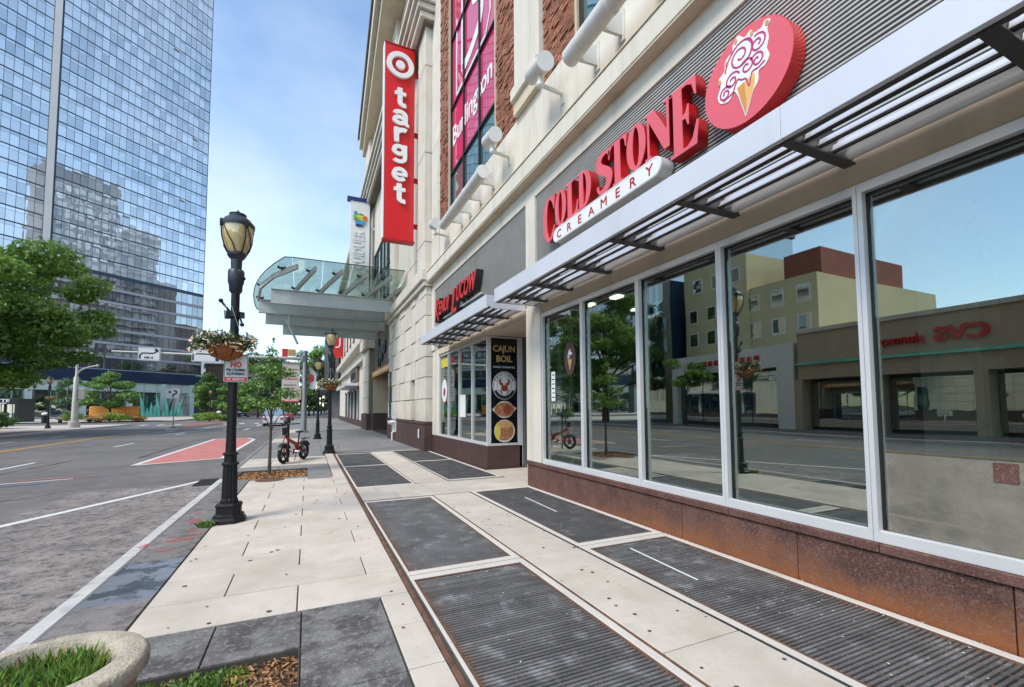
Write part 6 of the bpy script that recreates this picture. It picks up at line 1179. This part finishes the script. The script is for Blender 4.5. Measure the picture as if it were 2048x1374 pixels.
for j in range(21):
    for i in range(13):
        s, z = 15+i*2.5, 14+j*3.1; h = 84 if s < 33 else 70
        if z > h-3: continue
        if wbase is None: wbase = ap(MB(), s, s+1.7, z, z+1.9, -.1, .08).build('window', 'apt_glass', AP); w0 = (s, z)
        else: share('window', wbase, AP, tuple(AD*(s-w0[0])+Vector((0, 0, z-w0[1]))))
for j in range(22): ap(MB(), 34.2, 47, 12+j*2.9, 12.4+j*2.9, 0, .9).build('balcony', 'tower_band', AP) if 12+j*2.9 < 69 else None
# ------------------------------------------------------------------ opposite side of the road (seen mirrored in the shop glass)
PHm = thing('pharmacy_building', 'low tan pharmacy building across the road with red lettering', 'building', (-26, 6, 0)); OX = -22.0
MB().box(-34, OX, -22, 19.4, 3.4, 6.5).build('upper_wall', 'tan_wall', PHm); MB().box(-34, OX+.15, -22.1, 19.5, 6.5, 6.75).build('parapet', 'stone', PHm); MB().box(OX, OX+.25, -22, 19.4, 4.35, 4.5).build('green_trim', 'jade', PHm)
MB().box(-34, OX-1.2, -22, 19.4, 0, 3.4).build('recess_wall', 'interior', PHm)
for k in range(10): y = -21.8+k*4.55; MB().box(OX-1.1, OX-.02, y, y+.55, 0, 3.4).build('pier', 'tan_wall', PHm); MB().box(OX-1.0, OX-.95, y+.6, y+4.5, .2, 3.2).build('pane', 'dark_glass', PHm)
M('cvs_red', (.55, .02, .02), .5, var=.1)
lettering('lettering', 'CVS', 1.0, (OX+.1, 10.9, 5.05), 'E', 'cvs_red', PHm, .06, .04, fitw=2.2); lettering('lettering', 'pharmacy', .7, (OX+.1, 13.4, 5.1), 'E', 'cvs_red', PHm, .06, .01, fitw=2.0)
WSt = thing('white_shop_row', 'white single-storey shop row across the road', 'building', (-25, 25, 0)); MB().box(-32, OX, 19.7, 31, 4.4, 6.0).build('fascia_wall', 'white', WSt); MB().box(-32, OX-.6, 19.7, 31, 0, 4.4).build('recess_wall', 'interior', WSt); MB().box(OX-.55, OX+.02, 19.7, 20.9, 0, 4.4).build('pier', 'white', WSt); MB().box(OX-.55, OX+.02, 30.4, 31, 0, 4.4).build('pier', 'white', WSt)
for k in range(4): MB().box(OX-.5, OX-.45, 21+k*2.3, 23.2+k*2.3, .3, 4.2).build('pane', 'blue_glass', WSt)
for k in range(9): MB().box(OX, OX+.08, 22.2+k*.6, 22.6+k*.6, 5.0, 5.4).build('sign_letter', 'cvs_red', WSt)
M('yellow_wall', (.58, .50, .30), .9, var=.08, scale=.4); M('red_brick_wall', (.26, .09, .065), .9, var=.15)
YB = thing('yellow_apartment_house', 'pale yellow stepped apartment house behind the white shop row', 'building', (-31, 24, 0))
for x0, x1, y0, y1, h, mt in ((-44, -26, 26, 33, 15, 'yellow_wall'), (-44, -26.3, 20.4, 25.98, 11.8, 'yellow_wall'), (-40, -28, 21, 24, 14.2, 'red_brick_wall')): MB().box(x0, x1, y0, y1, 0 if 'y' == mt[0] else 9, h).build('wall', mt, YB)
for z, ys_ in ((7.4, np.arange(20.9, 32, 2.1)), (9.7, np.arange(20.9, 32, 2.1)), (12.6, np.arange(26.6, 32, 2.1))):
    for y in ys_:
        x = -26 if y > 25.5 else -26.3
        w = MB().box(x-.1, x+.06, y, y+1.1, z, z+1.4).build('window_frame', 'white', YB); MB().box(x+.061, x+.07, y+.12, y+.98, z+.12, z+1.28).build('pane', 'dark_glass', w)
block('blue_office', 'dark blue glass office block across the road', -45, -24, 34, 37.5, 22, 'blue_glass', 6, 4, 'E', 'dark_glass')
tree('kerb_tree', 'small street tree on the opposite pavement', -20, 27.5, 6, .12, rc(-20, 27.5, 4.3, 2.0, 1.5, 12, 77, .4), 2600, .22, 'leaf_tree', limbs=7)
# ------------------------------------------------------------------ vehicles
M('car_white', (.60, .61, .62), .3, var=.03, coat=.5); M('car_red', (.33, .012, .015), .3, var=.05, coat=.5); M('car_dark', (.03, .032, .036), .3, var=.05, coat=.5)
def car(x, y, label, mat, h=1.7, L=4.6, W=1.85):
    t = thing('parked_car', label, 'car', (x, y, -.12), 'cars along the road'); Z = -.12
    body = [(-L/2, .35), (-L/2+.05, .9), (-L/2+.25, 1.0), (L/2-1.5, 1.02), (L/2-.2, .88), (L/2, .7), (L/2, .35), (L/2-.3, .25), (-L/2+.3, .25)]
    MB().prism(body, lambda u, v, d: (x+d, y+u, Z+v), -W/2, W/2).build('body', mat, t); cab = [(-L/2+.2, 1.0), (-L/2+.45, h-.06), (L/2-2.2, h-.03), (L/2-1.35, 1.02)]
    m = MB(); m.prism(cab, lambda u, v, d: (x+d*(1-.12*(v-1)), y+u, Z+v), -W/2+.08, W/2-.08); m.build('cabin', 'dark_glass', t)
    MB().prism([(-L/2+.42, h-.07), (-L/2+.5, h), (L/2-2.3, h+.01), (L/2-2.15, h-.05)], lambda u, v, d: (x+d, y+u, Z+v), -W/2+.14, W/2-.14).build('roof', mat, t)
    for sy in (-L/2+.85, L/2-.85):
        for sx in (-1, 1): w = MB().tube([(x+sx*(W/2-.2), y+sy, Z+.33), (x+sx*(W/2+.01), y+sy, Z+.33)], .33, 16).build('tyre', 'rubber', t, smooth=True); MB().tube([(x+sx*(W/2+.01), y+sy, Z+.33), (x+sx*(W/2+.02), y+sy, Z+.33)], .2, 12).build('rim', 'alu', w)
    for sx in (-1, 1): MB().box(x+sx*.75-.14, x+sx*.75+.14, y-L/2-.02, y-L/2+.05, Z+.68, Z+.85).build('tail_light', 'sign_red', t); MB().box(x+sx*.75-.16, x+sx*.75+.16, y+L/2-.06, y+L/2+.02, Z+.6, Z+.74).build('headlight', 'letter_white', t)
    MB().box(x-.26, x+.26, y-L/2-.03, y-L/2-.005, Z+.5, Z+.62).build('number_plate', 'letter_white', t)
car(-3.1, 52, 'white sport utility car parked at the kerb past the signal mast', 'car_white', 1.85); car(-3.0, 78, 'dark red car parked farther along the kerb', 'car_red', 1.5); car(-12.2, 108, 'dark car beyond the median shrubs', 'car_dark', 1.7); car(-8.6, 120, 'white car far along the road under the tall trees', 'car_white', 1.45)
# plain sheets that carry the horizon behind everything
